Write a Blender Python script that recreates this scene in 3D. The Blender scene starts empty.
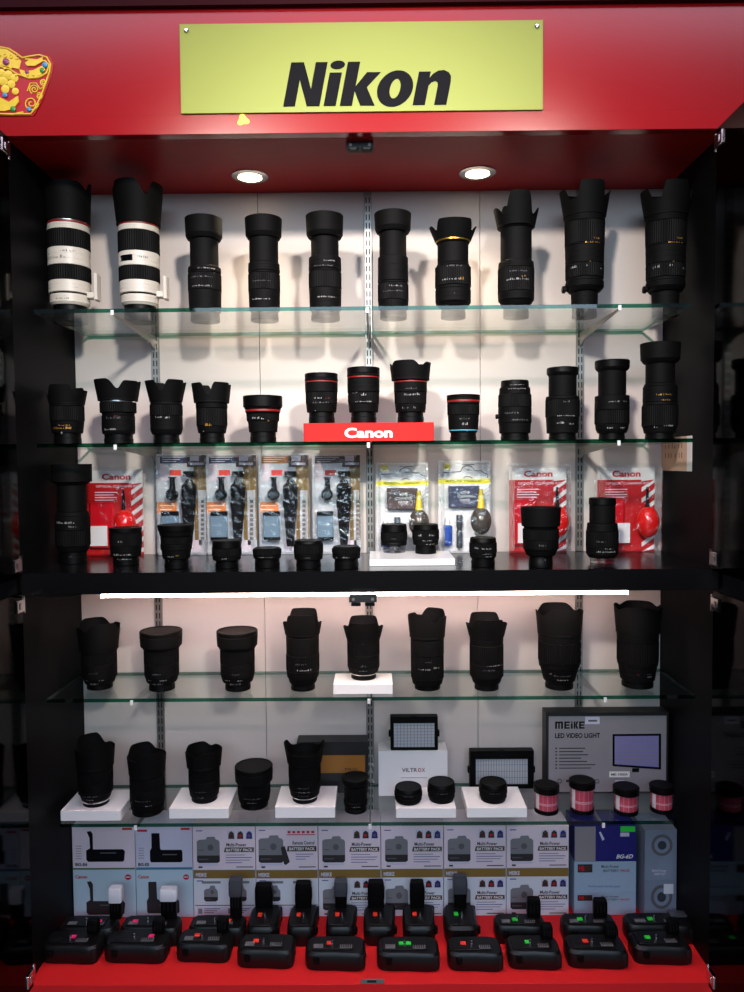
import bpy, math, random
from mathutils import Matrix, Vector
random.seed(7)
PI = math.pi
S = bpy.context.scene
COL = S.collection

# ------------------------------------------------------------------ camera
FPX, CX, CY = 760.0, 372.0, 496.0
CAM = Vector((0.0, -1.75, 1.40))
P_, Y_, R_ = -0.04416696, -0.00585925, -0.00814637
FWD = Vector((math.sin(Y_)*math.cos(P_), math.cos(Y_)*math.cos(P_), math.sin(P_)))
RT = Vector((math.cos(Y_), -math.sin(Y_), 0)); UP = RT.cross(FWD)
RT, UP = RT*math.cos(R_)+UP*math.sin(R_), -RT*math.sin(R_)+UP*math.cos(R_)
cd = bpy.data.cameras.new('camera'); cam = bpy.data.objects.new('camera', cd); COL.objects.link(cam)
M = Matrix((RT, UP, -FWD)).transposed().to_4x4(); M.translation = CAM
cam.matrix_world = M
cd.sensor_fit = 'VERTICAL'; cd.sensor_height = 24.0; cd.lens = 24.0*FPX/992.0
cd.clip_start = .02
S.camera = cam

def ray(px, py): return RT*((px-CX)/FPX) + UP*((CY-py)/FPX) + FWD
def on_y(px, py, Y):
    d = ray(px, py); return CAM + d*((Y-CAM.y)/d.y)
def on_z(px, py, z):
    d = ray(px, py); return CAM + d*((z-CAM.z)/d.z)
def ppm(Y): return FPX/(Y-CAM.y)           # pixels per metre at that depth

# ------------------------------------------------------------------ materials
def lin(c): return tuple(((v/255.0)/12.92 if v/255.0 <= .04045 else ((v/255.0+.055)/1.055)**2.4) for v in c)
MATS = {}
def mat(name, rgb, rough=.5, metal=0., spec=.5, bump=0., bscale=300., var=0., vscale=20., emit=None, es=0., coat=0.):
    m = bpy.data.materials.new(name); m.use_nodes = True; MATS[name] = m
    nt = m.node_tree; b = nt.nodes['Principled BSDF']
    c = lin(rgb) + (1,)
    b.inputs['Base Color'].default_value = c
    b.inputs['Roughness'].default_value = rough; b.inputs['Metallic'].default_value = metal
    b.inputs['Specular IOR Level'].default_value = spec
    b.inputs['Coat Weight'].default_value = coat; b.inputs['Coat Roughness'].default_value = .08
    if bump or var:
        tc = nt.nodes.new('ShaderNodeTexCoord'); nz = nt.nodes.new('ShaderNodeTexNoise')
        nt.links.new(tc.outputs['Object'], nz.inputs['Vector']); nz.inputs['Scale'].default_value = bscale if bump else vscale
        nz.inputs['Detail'].default_value = 3
        if bump:
            bp = nt.nodes.new('ShaderNodeBump'); bp.inputs['Strength'].default_value = bump; bp.inputs['Distance'].default_value = .001
            nt.links.new(nz.outputs['Fac'], bp.inputs['Height']); nt.links.new(bp.outputs['Normal'], b.inputs['Normal'])
        if var:
            n2 = nt.nodes.new('ShaderNodeTexNoise'); n2.inputs['Scale'].default_value = vscale; n2.inputs['Detail'].default_value = 4
            nt.links.new(tc.outputs['Object'], n2.inputs['Vector'])
            mx = nt.nodes.new('ShaderNodeMix'); mx.data_type = 'RGBA'
            mx.inputs['A'].default_value = tuple(v*(1-var) for v in c[:3])+(1,); mx.inputs['B'].default_value = tuple(min(1,v*(1+var)) for v in c[:3])+(1,)
            nt.links.new(n2.outputs['Fac'], mx.inputs['Factor']); nt.links.new(mx.outputs['Result'], b.inputs['Base Color'])
    if emit:
        b.inputs['Emission Color'].default_value = lin(emit)+(1,); b.inputs['Emission Strength'].default_value = es
    return m
def clear(name, tint, gl=1.0, rough=.02, ior=1.5, tintamt=1.0, bump=0.):
    m = bpy.data.materials.new(name); m.use_nodes = True; MATS[name] = m
    nt = m.node_tree; nt.nodes.clear()
    o = nt.nodes.new('ShaderNodeOutputMaterial'); t = nt.nodes.new('ShaderNodeBsdfTransparent'); g = nt.nodes.new('ShaderNodeBsdfGlossy')
    f = nt.nodes.new('ShaderNodeLayerWeight'); f.inputs['Blend'].default_value = .5; mx = nt.nodes.new('ShaderNodeMixShader')
    pw = nt.nodes.new('ShaderNodeMath'); pw.operation = 'POWER'; pw.inputs[1].default_value = 5.0
    mu = nt.nodes.new('ShaderNodeMath'); mu.operation = 'MULTIPLY_ADD'; f0 = ((ior-1)/(ior+1))**2; mu.inputs[2].default_value = f0*gl
    t.inputs['Color'].default_value = tint+(1,); g.inputs['Roughness'].default_value = rough; g.inputs['Color'].default_value = (1,1,1,1)
    mu.inputs[1].default_value = (1-f0)*gl; mu.use_clamp = True
    if bump:
        tc = nt.nodes.new('ShaderNodeTexCoord'); nz = nt.nodes.new('ShaderNodeTexNoise'); nz.inputs['Scale'].default_value = 55; nz.inputs['Detail'].default_value = 3
        bp = nt.nodes.new('ShaderNodeBump'); bp.inputs['Strength'].default_value = bump; bp.inputs['Distance'].default_value = .01
        nt.links.new(tc.outputs['Object'], nz.inputs['Vector']); nt.links.new(nz.outputs['Fac'], bp.inputs['Height'])
        nt.links.new(bp.outputs['Normal'], g.inputs['Normal']); nt.links.new(bp.outputs['Normal'], f.inputs['Normal'])
    nt.links.new(f.outputs['Facing'], pw.inputs[0]); nt.links.new(pw.outputs[0], mu.inputs[0]); nt.links.new(mu.outputs[0], mx.inputs[0])
    nt.links.new(t.outputs[0], mx.inputs[1]); nt.links.new(g.outputs[0], mx.inputs[2]); nt.links.new(mx.outputs[0], o.inputs[0])
    return m

mat('wall_white', (197,186,182), .55, var=.03, vscale=3)
mat('shop_floor', (120,116,112), .45, var=.1, vscale=6)
mat('seam_dark', (120,110,108), .7)
mat('black_laminate', (11,11,12), .5, spec=.06, bump=.03, bscale=40)
mat('counter_black', (11,11,12), .22, spec=.35, bump=.04, bscale=60)
mat('red_gloss', (144,8,15), .19, spec=.5, var=.04, vscale=4)
mat('red_soffit', (150,12,13), .45, spec=.22, var=.05, vscale=6)
mat('red_cloth', (214,12,16), .75, bump=.1, bscale=400, var=.05, vscale=8)
mat('dark_trim', (44,5,9), .7, spec=.1)
mat('band_yellow', (236,226,40), .4)
mat('sign_yellow', (138,147,58), .45, spec=.3)
mat('ink_black', (12,12,16), .7, spec=.1)
mat('lens_black', (5,5,5), .68, spec=.11, bump=.05, bscale=900)
mat('lens_satin', (5,5,5), .68, spec=.11, bump=.06, bscale=1200)
mat('hood_black', (5,5,5), .68, spec=.11, bump=.05, bscale=700)
mat('rubber', (5,5,5), .62, spec=.11)
mat('cap_black', (5,5,5), .45, spec=.11)
mat('glass_dark', (6,7,10), .05, spec=.8)
mat('lens_white', (196,189,175), .42, var=.02, vscale=60)
mat('mark_white', (150,150,148), .5)
mat('mark_gold', (170,125,50), .4, .4)
mat('gold', (196,150,60), .3, .9)
mat('red_line', (125,14,15), .5)
mat('cyan_line', (70,170,190), .4)
mat('silver', (200,198,196), .22, .95)
mat('chrome', (220,220,222), .12, 1.0)
mat('clip_clear', (228,230,228), .18)
mat('steel_slot', (150,146,142), .35, .8)
mat('slot_dark', (25,22,22), .7)
mat('white_acrylic', (238,238,234), .3)
mat('red_acrylic', (186,14,8), .5, spec=.2)
mat('white_card', (226,224,224), .6)
mat('card_cool', (206,212,220), .6, var=.04, vscale=14)
mat('card_pale_blue', (176,200,212), .6, var=.06, vscale=9)
mat('card_pink', (222,206,216), .6)
mat('card_lilac', (198,196,216), .6)
mat('card_grey', (138,134,138), .55)
mat('card_brown', (128,100,46), .6)
mat('card_green', (70,110,70), .6)
mat('card_blue_edge', (60,120,150), .6)
mat('card_black', (18,18,19), .5)
mat('card_gold', (150,98,34), .45, var=.08, vscale=30)
mat('card_navy', (22,24,110), .45)
mat('card_sky', (150,176,196), .55, var=.16, vscale=9)
mat('card_mist', (118,132,150), .55, var=.3, vscale=12)
mat('ink_grey', (120,120,124), .6)
mat('ink_dark', (38,36,38), .6)
mat('ink_mid', (86,86,90), .6)
mat('ink_red', (190,26,34), .5)
mat('ink_blue', (60,70,150), .5)
mat('ink_brown', (70,44,30), .6)
mat('canon_red', (184,12,18), .4)
mat('bag_red', (196,20,34), .25, bump=.4, bscale=60)
mat('bulb_red', (210,24,20), .15, coat=.6)
mat('sticker_red', (240,60,40), .5)
mat('sticker_pink', (240,40,110), .5)
mat('sticker_green', (40,210,60), .5)
mat('plastic_milky', (214,218,222), .3)
mat('plastic_smoke', (60,64,70), .25)
mat('grip_black', (9,9,9), .40, spec=.35, bump=.08, bscale=900)
mat('grip_rubber', (12,12,12), .55, spec=.3, bump=.2, bscale=1200)
mat('terminal_grey', (112,112,112), .4, .3)
mat('orange', (226,130,60), .5)
mat('card_foil', (205,205,210), .28, .25, bump=.5, bscale=45, var=.18, vscale=28)
mat('header_navy', (52,54,84), .4)
mat('header_brown', (74,52,48), .4)
mat('tripod_black', (16,16,18), .2)
mat('clamp_blue', (112,134,150), .25)
mat('bulb_grey', (86,80,74), .18, .4)
mat('nozzle_yellow', (226,196,40), .35)
mat('bottle_blue', (40,80,170), .3)
mat('panel_white', (170,174,180), .4)
mat('panel_violet', (128,124,176), .45)
mat('grid_grey', (112,116,122), .5)
mat('pink_can', (196,66,86), .4)
mat('pink_can_pale', (226,190,196), .4)
mat('paper_tan', (196,164,142), .8, var=.06, vscale=40)
mat('paper_white', (226,224,220), .8)
mat('ink_rust', (120,60,44), .7)
mat('gold_deco', (232,200,52), .3, .15, var=.2, vscale=60)
mat('deco_red', (176,10,20), .35)
mat('jewel_blue', (60,150,190), .15)
mat('jewel_green', (50,140,60), .15)
mat('jewel_purple', (150,60,110), .15)
mat('rubber_cord', (14,14,14), .5)
mat('lamp_face', (255,240,214), .4, emit=(255,226,180), es=9.0)
mat('led_face', (255,236,232), .4, emit=(255,224,214), es=42.0)
mat('led_housing', (206,186,186), .4)

clear('shelf_glass', (.955,.985,.97), .8, .012)
clear('glass_edge', (.035,.27,.17), .8, .03)
clear('clear_plastic', (.97,.97,.98), 1.3, .12, bump=.6)
clear('clear_cap', (.75,.76,.78), 1.5, .15)
clear('door_glass', (.03,.033,.033), .38, .06, 1.5)

# ------------------------------------------------------------------ mesh builder
_txt = {}
def text_mesh(s, bold=0., shear=0., space=1.0):
    k = (s, bold, shear, space)
    if k in _txt: return _txt[k]
    cu = bpy.data.curves.new('letters', 'FONT'); cu.body = s; cu.size = 1.0; cu.offset = bold; cu.shear = shear; cu.space_character = space
    cu.resolution_u = 3; cu.fill_mode = 'FRONT'
    o = bpy.data.objects.new('letters', cu); COL.objects.link(o)
    bpy.context.view_layer.update()
    me = bpy.data.meshes.new_from_object(o.evaluated_get(bpy.context.evaluated_depsgraph_get()))
    V = [v.co.copy() for v in me.vertices]; F = [tuple(p.vertices) for p in me.polygons]
    bpy.data.objects.remove(o); bpy.data.curves.remove(cu); bpy.data.meshes.remove(me)
    x0 = min(v.x for v in V); x1 = max(v.x for v in V); y0 = min(v.y for v in V); y1 = max(v.y for v in V)
    V = [((v.x-x0)/(x1-x0), (v.y-y0)/(y1-y0)) for v in V]
    _txt[k] = (V, F, (x1-x0)/(y1-y0)); return _txt[k]

class MB:
    def __init__(s): s.v = []; s.f = []; s.m = []; s.names = []; s.sm = []
    def mi(s, n):
        if n not in s.names: s.names.append(n)
        return s.names.index(n)
    def add(s, V, F, m, smooth=False):
        o = len(s.v); s.v += [tuple(v) for v in V]; i = s.mi(m)
        for f in F: s.f.append(tuple(a+o for a in f)); s.m.append(i); s.sm.append(smooth)
    def box(s, a, b, m, bev=0.):
        x0,y0,z0 = (min(a[i],b[i]) for i in range(3)); x1,y1,z1 = (max(a[i],b[i]) for i in range(3))
        c = min(bev, (x1-x0)*.45, (y1-y0)*.45, (z1-z0)*.45)
        if c <= 0:
            V = [(x,y,z) for z in (z0,z1) for y in (y0,y1) for x in (x0,x1)]
            s.add(V, [(0,2,3,1),(4,5,7,6),(0,1,5,4),(2,6,7,3),(0,4,6,2),(1,3,7,5)], m)
        else:
            def ring(i, z): return [(x0+c-i,y0-0+c-i if 0 else y0+c-i,z)]
            def loop(ins, z):
                k = c
                X0,X1,Y0,Y1 = x0+ins,x1-ins,y0+ins,y1-ins
                return [(X0+k,Y0,z),(X1-k,Y0,z),(X1,Y0+k,z),(X1,Y1-k,z),(X1-k,Y1,z),(X0+k,Y1,z),(X0,Y1-k,z),(X0,Y0+k,z)]
            c2 = c*.7; L = []
            c = min(c,(x1-x0)*.3,(y1-y0)*.3)
            for ins,z in ((c2*.5,z0),(0,z0+c2*.5),(0,z1-c2*.5),(c2*.5,z1)): L += loop(min(ins,c*.9), z)
            F = [tuple(range(7,-1,-1)), tuple(range(24,32))]
            for r in range(3):
                for i in range(8): F.append((r*8+i, r*8+(i+1)%8, r*8+8+(i+1)%8, r*8+8+i))
            s.add(L, F, m)
    def lathe(s, prof, m, n=40, c=(0,0,0), rib=0., smooth=True, axis='z'):
        V = []; F = []
        for r,z in prof:
            for i in range(n):
                a = 2*PI*i/n; rr = r*(1-rib) if (rib and i%2) else r
                p = (rr*math.cos(a), rr*math.sin(a), z)
                if axis == 'y': p = (p[0], p[2], p[1])
                if axis == 'x': p = (p[2], p[0], p[1])
                V.append((c[0]+p[0], c[1]+p[1], c[2]+p[2]))
        for k in range(len(prof)-1):
            for i in range(n): F.append((k*n+i, k*n+(i+1)%n, (k+1)*n+(i+1)%n, (k+1)*n+i))
        s.add(V, F, m, smooth and not rib)
        o = len(s.v)-len(V)
        i0 = s.mi(m)
        if prof[0][0] > 1e-6: s.f.append(tuple(o+i for i in range(n-1,-1,-1))); s.m.append(i0); s.sm.append(False)
        if prof[-1][0] > 1e-6: s.f.append(tuple(o+(len(prof)-1)*n+i for i in range(n))); s.m.append(i0); s.sm.append(False)
    def cyl(s, c, r, z0, z1, m, n=40, ch=.0006, rib=0.):
        ch = min(ch, (z1-z0)*.3, r*.3)
        s.lathe([(r-ch,z0),(r,z0+ch),(r,z1-ch),(r-ch,z1)], m, n, (c[0],c[1],0), rib)
    def quadf(s, x0, z0, x1, z1, y, m):           # flat print on a face that looks towards -y
        s.add([(x0,y,z0),(x1,y,z0),(x1,y,z1),(x0,y,z1)], [(0,1,2,3)], m)
    def polyf(s, pts, y, m): s.add([(x,y,z) for x,z in pts], [tuple(range(len(pts)))], m)
    def text(s, t, x0, z0, w, h, y, m, bold=0.02, shear=0., space=1.0):   # fitted inside width w, height h
        V, F, asp = text_mesh(t, bold, shear, space)
        if w is None: w = h*asp
        s.add([(x0+u*w, y, z0+v*h) for u,v in V], F, m)
    def prism(s, pts, y0, y1, m):                   # outline in x,z; extruded in y
        n = len(pts); V = [(x,y0,z) for x,z in pts]+[(x,y1,z) for x,z in pts]
        s.add(V, [tuple(range(n)), tuple(range(2*n-1,n-1,-1))]+[(i+n,(i+1)%n+n,(i+1)%n,i) for i in range(n)], m)
    def tube(s, pts, r, m, n=8, closed=False):
        pts = [Vector(p) for p in pts]; K = len(pts); V = []; F = []
        for i,p in enumerate(pts):
            if closed: d = pts[(i+1)%K]-pts[i-1]
            else: d = pts[min(i+1,K-1)]-pts[max(i-1,0)]
            d.normalize(); u = d.cross(Vector((0,1,0)) if abs(d.y) < .9 else Vector((1,0,0))).normalized(); w = d.cross(u)
            rr = r[i] if isinstance(r,(list,tuple)) else r
            for j in range(n):
                a = 2*PI*j/n; V.append(p+u*(rr*math.cos(a))+w*(rr*math.sin(a)))
        for i in range(K if closed else K-1):
            for j in range(n): F.append((i*n+j, i*n+(j+1)%n, ((i+1)%K)*n+(j+1)%n, ((i+1)%K)*n+j))
        if not closed: F += [tuple(range(n-1,-1,-1)), tuple((K-1)*n+j for j in range(n))]
        s.add(V, F, m, True)
    def ball(s, c, r, m, n=16, sx=1, sy=1, sz=1):
        prof = [(r*math.sin(PI*k/10), -r*math.cos(PI*k/10)*sz) for k in range(11)]
        prof[0] = (1e-7, -r*sz); prof[-1] = (1e-7, r*sz)
        o = len(s.v); s.lathe(prof, m, n, (0,0,0))
        for i in range(o, len(s.v)): x,y,z = s.v[i]; s.v[i] = (c[0]+x*sx, c[1]+y*sy, c[2]+z)
    def build(s, name, parent=None, origin=(0,0,0)):
        me = bpy.data.meshes.new(name); ox,oy,oz = origin
        me.from_pydata([(x-ox,y-oy,z-oz) for x,y,z in s.v], [], s.f)
        for n in s.names: me.materials.append(MATS[n])
        me.polygons.foreach_set('material_index', s.m); me.polygons.foreach_set('use_smooth', s.sm)
        import bmesh
        bm = bmesh.new(); bm.from_mesh(me); bmesh.ops.recalc_face_normals(bm, faces=bm.faces); bm.to_mesh(me); bm.free()
        me.update()
        me.set_sharp_from_angle(angle=math.radians(33))
        o = bpy.data.objects.new(name, me); COL.objects.link(o)
        if parent is not None: o.parent = parent
        else: o.location = origin
        return o
def tag(o, label, cat, group=None):
    o['label'] = label; o['category'] = cat
    if group: o['group'] = group
    return o
def thing(name, label, cat, loc, group=None, rz=0.):
    o = bpy.data.objects.new(name, None); COL.objects.link(o); o.location = loc; o.rotation_euler = (0,0,rz); o.empty_display_size = .02
    return tag(o, label, cat, group)
def struct(mb, name, label=None):
    o = mb.build(name); o['kind'] = 'structure'
    if label: o['label'] = label
    return o

# ------------------------------------------------------------------ key dimensions
XL, XR = -.6884, .6560          # inner faces of the cabinet sides
YF = -.312                       # cabinet front
ZC = 2.012                       # soffit
ZCT = 1.192                      # counter top
ZFL = on_y(400, 916, -.09).z    # red base
G1 = (-.285, on_y(370,306.3,-.285).z)
G2 = (-.285, on_y(370,441.0,-.285).z)
G4 = (-.207, .918)
G5 = (-.200, .652)
GT = .0075

# ------------------------------------------------------------------ setting
mb = MB(); yb = .004
def upper_lower(xs, z0, z1):
    for a,b in zip(xs[:-1], xs[1:]): mb.box((a+.0007,0,z0),(b-.0007,.012,z1),'wall_white')
sx = lambda px, py: on_y(px, py, 0).x
upper_lower([XL, sx(259,300), sx(480,300), XR], ZCT-.05, ZC+.02)
upper_lower([XL, sx(266,700), sx(478,700), XR], ZFL-.03, ZCT-.052)
mb.box((XL-.02,.012,ZFL-.03),(XR+.02,.03,ZC+.02),'seam_dark')
struct(mb,'wall_back','white panelled back of the display cabinet')
for nm,x0,x1 in (('wall_left',XL-.02,XL),('wall_right',XR,XR+.02)):
    mb = MB(); mb.box((x0,YF,ZFL-.06),(x1,.03,ZC+.02),'black_laminate',.001); struct(mb,nm,'glossy black side of the display cabinet')
mb = MB(); mb.box((XL-.02,YF,ZFL-.06),(XR+.02,.03,ZFL),'red_cloth',.002); struct(mb,'trim_6','red cloth covered base of the display cabinet')
mb = MB(); mb.box((-2.4,-5.2,-.03),(2.4,.4,0),'shop_floor'); struct(mb,'floor','grey shop floor in front of the cabinet')
mb = MB(); mb.box((XL-.3,YF+.002,ZC),(XR+.3,.03,ZC+.02),'red_soffit',.001); struct(mb,'ceiling','red underside of the cabinet canopy')
zr = on_y(370,113,YF).z; zt = on_y(370,7,YF).z
mb = MB(); mb.box((-1.1,YF,zr),(1.1,YF+.02,zt),'red_gloss'); mb.box((-1.1,YF-.002,ZC-.001),(1.1,YF+.02,zr-.0008),'red_gloss',.001); struct(mb,'trim_1','glossy red fascia over the cabinet')
mb = MB(); mb.box((-1.1,YF-.012,zt),(1.1,YF+.05,zt+.09),'dark_trim',.001); struct(mb,'trim_2','dark red strip above the fascia')
mb = MB(); mb.box((XL-.3,YF+.004,.0005),(XR+.3,YF+.03,ZFL-.061),'black_laminate'); struct(mb,'trim_3','black plinth below the red base')
for nm,a,b in (('trim_4',XL-.30,XL-.0205),('trim_5',XR+.0205,XR+.30)):
    mb = MB(); mb.box((a,YF+.003,ZFL-.06),(b,YF+.02,ZC-.001),'black_laminate',.001); struct(mb,nm,'black panel beside the cabinet opening')
mb = MB(); zcb = on_y(370,592.5,-.3).z
mb.box((XL+.0005,-.300,zcb),(XR-.0005,-.0005,ZCT),'counter_black',.0015)
tag(mb.build('counter_board'),'thick glossy black board between the upper and lower halves of the cabinet','shelf')

# uprights, brackets, glass shelves
def upright(px, py, z0, z1, label):
    x = sx(px,py); mb = MB(); w = .0085
    mb.box((x-w,-.0085,z0),(x+w,-.0006,z1),'steel_slot',.0008)
    o = mb.build('shelf_upright', None, (x,-.0006,z0)); tag(o, label, 'shelf rail', 'slotted uprights on the back panel')
    sl = MB(); z = z0+.012
    while z < z1-.02:
        for d in (-.0035,.0035): sl.quadf(x+d-.0014,z,x+d+.0014,z+.013,-.0087,'slot_dark')
        z += .019
    sl.build('slots', o, (x,-.0006,z0))
    return x
UX = [upright(p,300,ZCT+.001,ZC-.002,l) for p,l in ((155,'slotted metal shelf rail on the upper back panel, behind the left glass panes'),(368.5,'slotted metal shelf rail at the middle of the upper back panel'),(579.5,'slotted metal shelf rail on the upper back panel, behind the right glass panes'))]
LX = [upright(p,700,ZFL+.001,zcb-.002,l) for p,l in ((161,'slotted metal shelf rail on the lower back panel, behind the left glass panes'),(370,'slotted metal shelf rail at the middle of the lower back panel'),(578,'slotted metal shelf rail on the lower back panel, behind the right glass panes'))]
shelf_names = ['top','second','upper lower-cabinet','lowest']
def shelf(yf, zt_, x0, x1, xs, where, xm):
    for a,b,sd in ((x0,xm-.0012,'left'),(xm+.0012,x1,'right')):
        g = MB(); yb_ = -.010; z0 = zt_-GT
        V = [(x,y,z) for z in (z0,zt_) for y in (yf,yb_) for x in (a,b)]
        g.add(V,[(0,2,3,1),(4,5,7,6)],'shelf_glass'); g.add(V,[(0,1,5,4),(2,6,7,3),(0,4,6,2),(1,3,7,5)],'glass_edge')
        tag(g.build('glass_shelf',None,((a+b)/2,yb_,zt_)),'%s half of the %s glass shelf'%(sd,where),'shelf','glass shelf panes')
    for x,sd in zip(xs,('left','middle','right')):
        b_ = MB(); z1 = zt_-GT-.0003
        b_.prism([(x-.0018,z1-.004),(x+.0018,z1-.004),(x+.0018,z1),(x-.0018,z1)], yf-.002, -.009, 'steel_slot')
        o = tag(b_.build('shelf_bracket',None,(x,-.009,z1)),'%s metal bracket carrying the %s glass shelf'%(sd,where),'bracket','shelf brackets')
        a_ = MB()
        V = [(x-.0012,-.0088,z1-.0042),(x-.0012,-.0088,z1-.032),(x-.0012,-.05,z1-.018),(x-.0012,yf+.01,z1-.0042)]
        V += [(v[0]+.0024,v[1],v[2]) for v in V]
        a_.add(V,[(0,1,2,3),(7,6,5,4),(0,4,5,1),(1,5,6,2),(2,6,7,3),(3,7,4,0)],'steel_slot'); a_.build('bracket_web',o,(x,-.009,z1))
        c_ = MB(); c_.box((x-.003,yf-.0042,z1-.005),(x+.003,yf-.0015,zt_-.003),'clip_clear',.0006); c_.build('front_clip',o,(x,-.009,z1))
shelf(G1[0],G1[1],on_y(34,311,G1[0]).x,on_y(692,306,G1[0]).x,UX,'topmost',on_y(370,307,G1[0]).x+.002)
shelf(G2[0],G2[1],on_y(37,446,G2[0]).x,on_y(693,440,G2[0]).x,UX,'second from top',on_y(370,441,G2[0]).x+.002)
shelf(G4[0],G4[1],XL+.004,XR-.004,LX,'upper lit lower-cabinet',on_y(371,697,G4[0]).x)
shelf(G5[0],G5[1],on_y(60,824,G5[0]).x,on_y(676,821,G5[0]).x,LX,'lowest',on_y(371,822,G5[0]).x)

# sign
def sign():
    a = on_y(181,113.5,YF-.006); b = on_y(543,109.5,YF-.006); t = on_y(362,22,YF-.006).z
    r = thing('shop_sign','yellow sign board with bold black slanted lettering fixed on the red fascia','sign',((a.x+b.x)/2,YF-.0005,a.z-.0))
    org = r.location
    m_ = MB(); m_.box((a.x,YF-.006,(a.z+b.z)/2),(b.x,YF-.0005,t),'sign_yellow',.0006); m_.build('board',r,org)
    p = on_y(283,106.5,YF-.007); q = on_y(455,59,YF-.007)
    W_,H_ = q.x-p.x,q.z-p.z; sh = .20; tot = 3.72+sh
    G = lambda pts,dx: [(p.x+W_*(x+dx+sh*y)/tot, p.z+H_*y/1.03) for x,y in pts]
    def glyph(*polys):
        l = MB()
        for pl in polys: l.polyf(pl,YF-.0064,'ink_black')
        l.build('letter',r,org)
    glyph(G([(0,0),(0,1),(.29,1),(.56,.40),(.56,1),(.83,1),(.83,0),(.54,0),(.27,.60),(.27,0)],0))
    el = lambda cx,cy,rx,ry,n=28: [(cx+rx*math.cos(2*PI*i/n),cy+ry*math.sin(2*PI*i/n)) for i in range(n)]
    glyph(G([(0,0),(.28,0),(.28,.76),(0,.76)],.92),G(el(.15,.93,.165,.10),.92))
    glyph(G([(0,0),(.28,0),(.28,.33),(.47,0),(.80,0),(.54,.42),(.80,.76),(.48,.76),(.28,.45),(.28,1),(0,1)],1.29))
    A,B = G(el(.40,.38,.405,.415,36),2.08),G(el(.40,.38,.12,.22,36),2.08)
    glyph(*[[A[i],A[(i+1)%36],B[(i+1)%36],B[i]] for i in range(36)])
    glyph(G([(0,0),(.28,0),(.28,.44),(.33,.51),(.41,.54),(.47,.51),(.49,.44),(.49,0),(.77,0),(.77,.52),(.75,.65),(.68,.74),(.57,.79),(.44,.78),(.33,.71),(.27,.62),(.27,.76),(0,.76)],2.95))
    for px,py in ((186.5,30.5),(537,26)):
        c = on_y(px,py,YF-.007); k = MB(); k.lathe([(.0045,YF-.006),(.0045,YF-.008),(.003,YF-.0095),(.0005,YF-.010)],'chrome',16,(c.x,0,c.z),axis='y'); k.build('screw',r,org)
sign()
c = on_y(243,120,YF-.003); k = MB()
k.prism([(c.x+.010*math.cos(t)*(1+.25*math.cos(3*t+1)),c.z+.0095*math.sin(t)*(1+.25*math.cos(3*t+1))) for t in [i*2*PI/24 for i in range(24)]],YF-.0027,YF-.0021,'band_yellow')
tag(k.build('torn_sticker',None,(c.x,YF-.002,c.z)),'tiny torn yellow sticker on the red fascia under the yellow sign','sticker')

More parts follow.
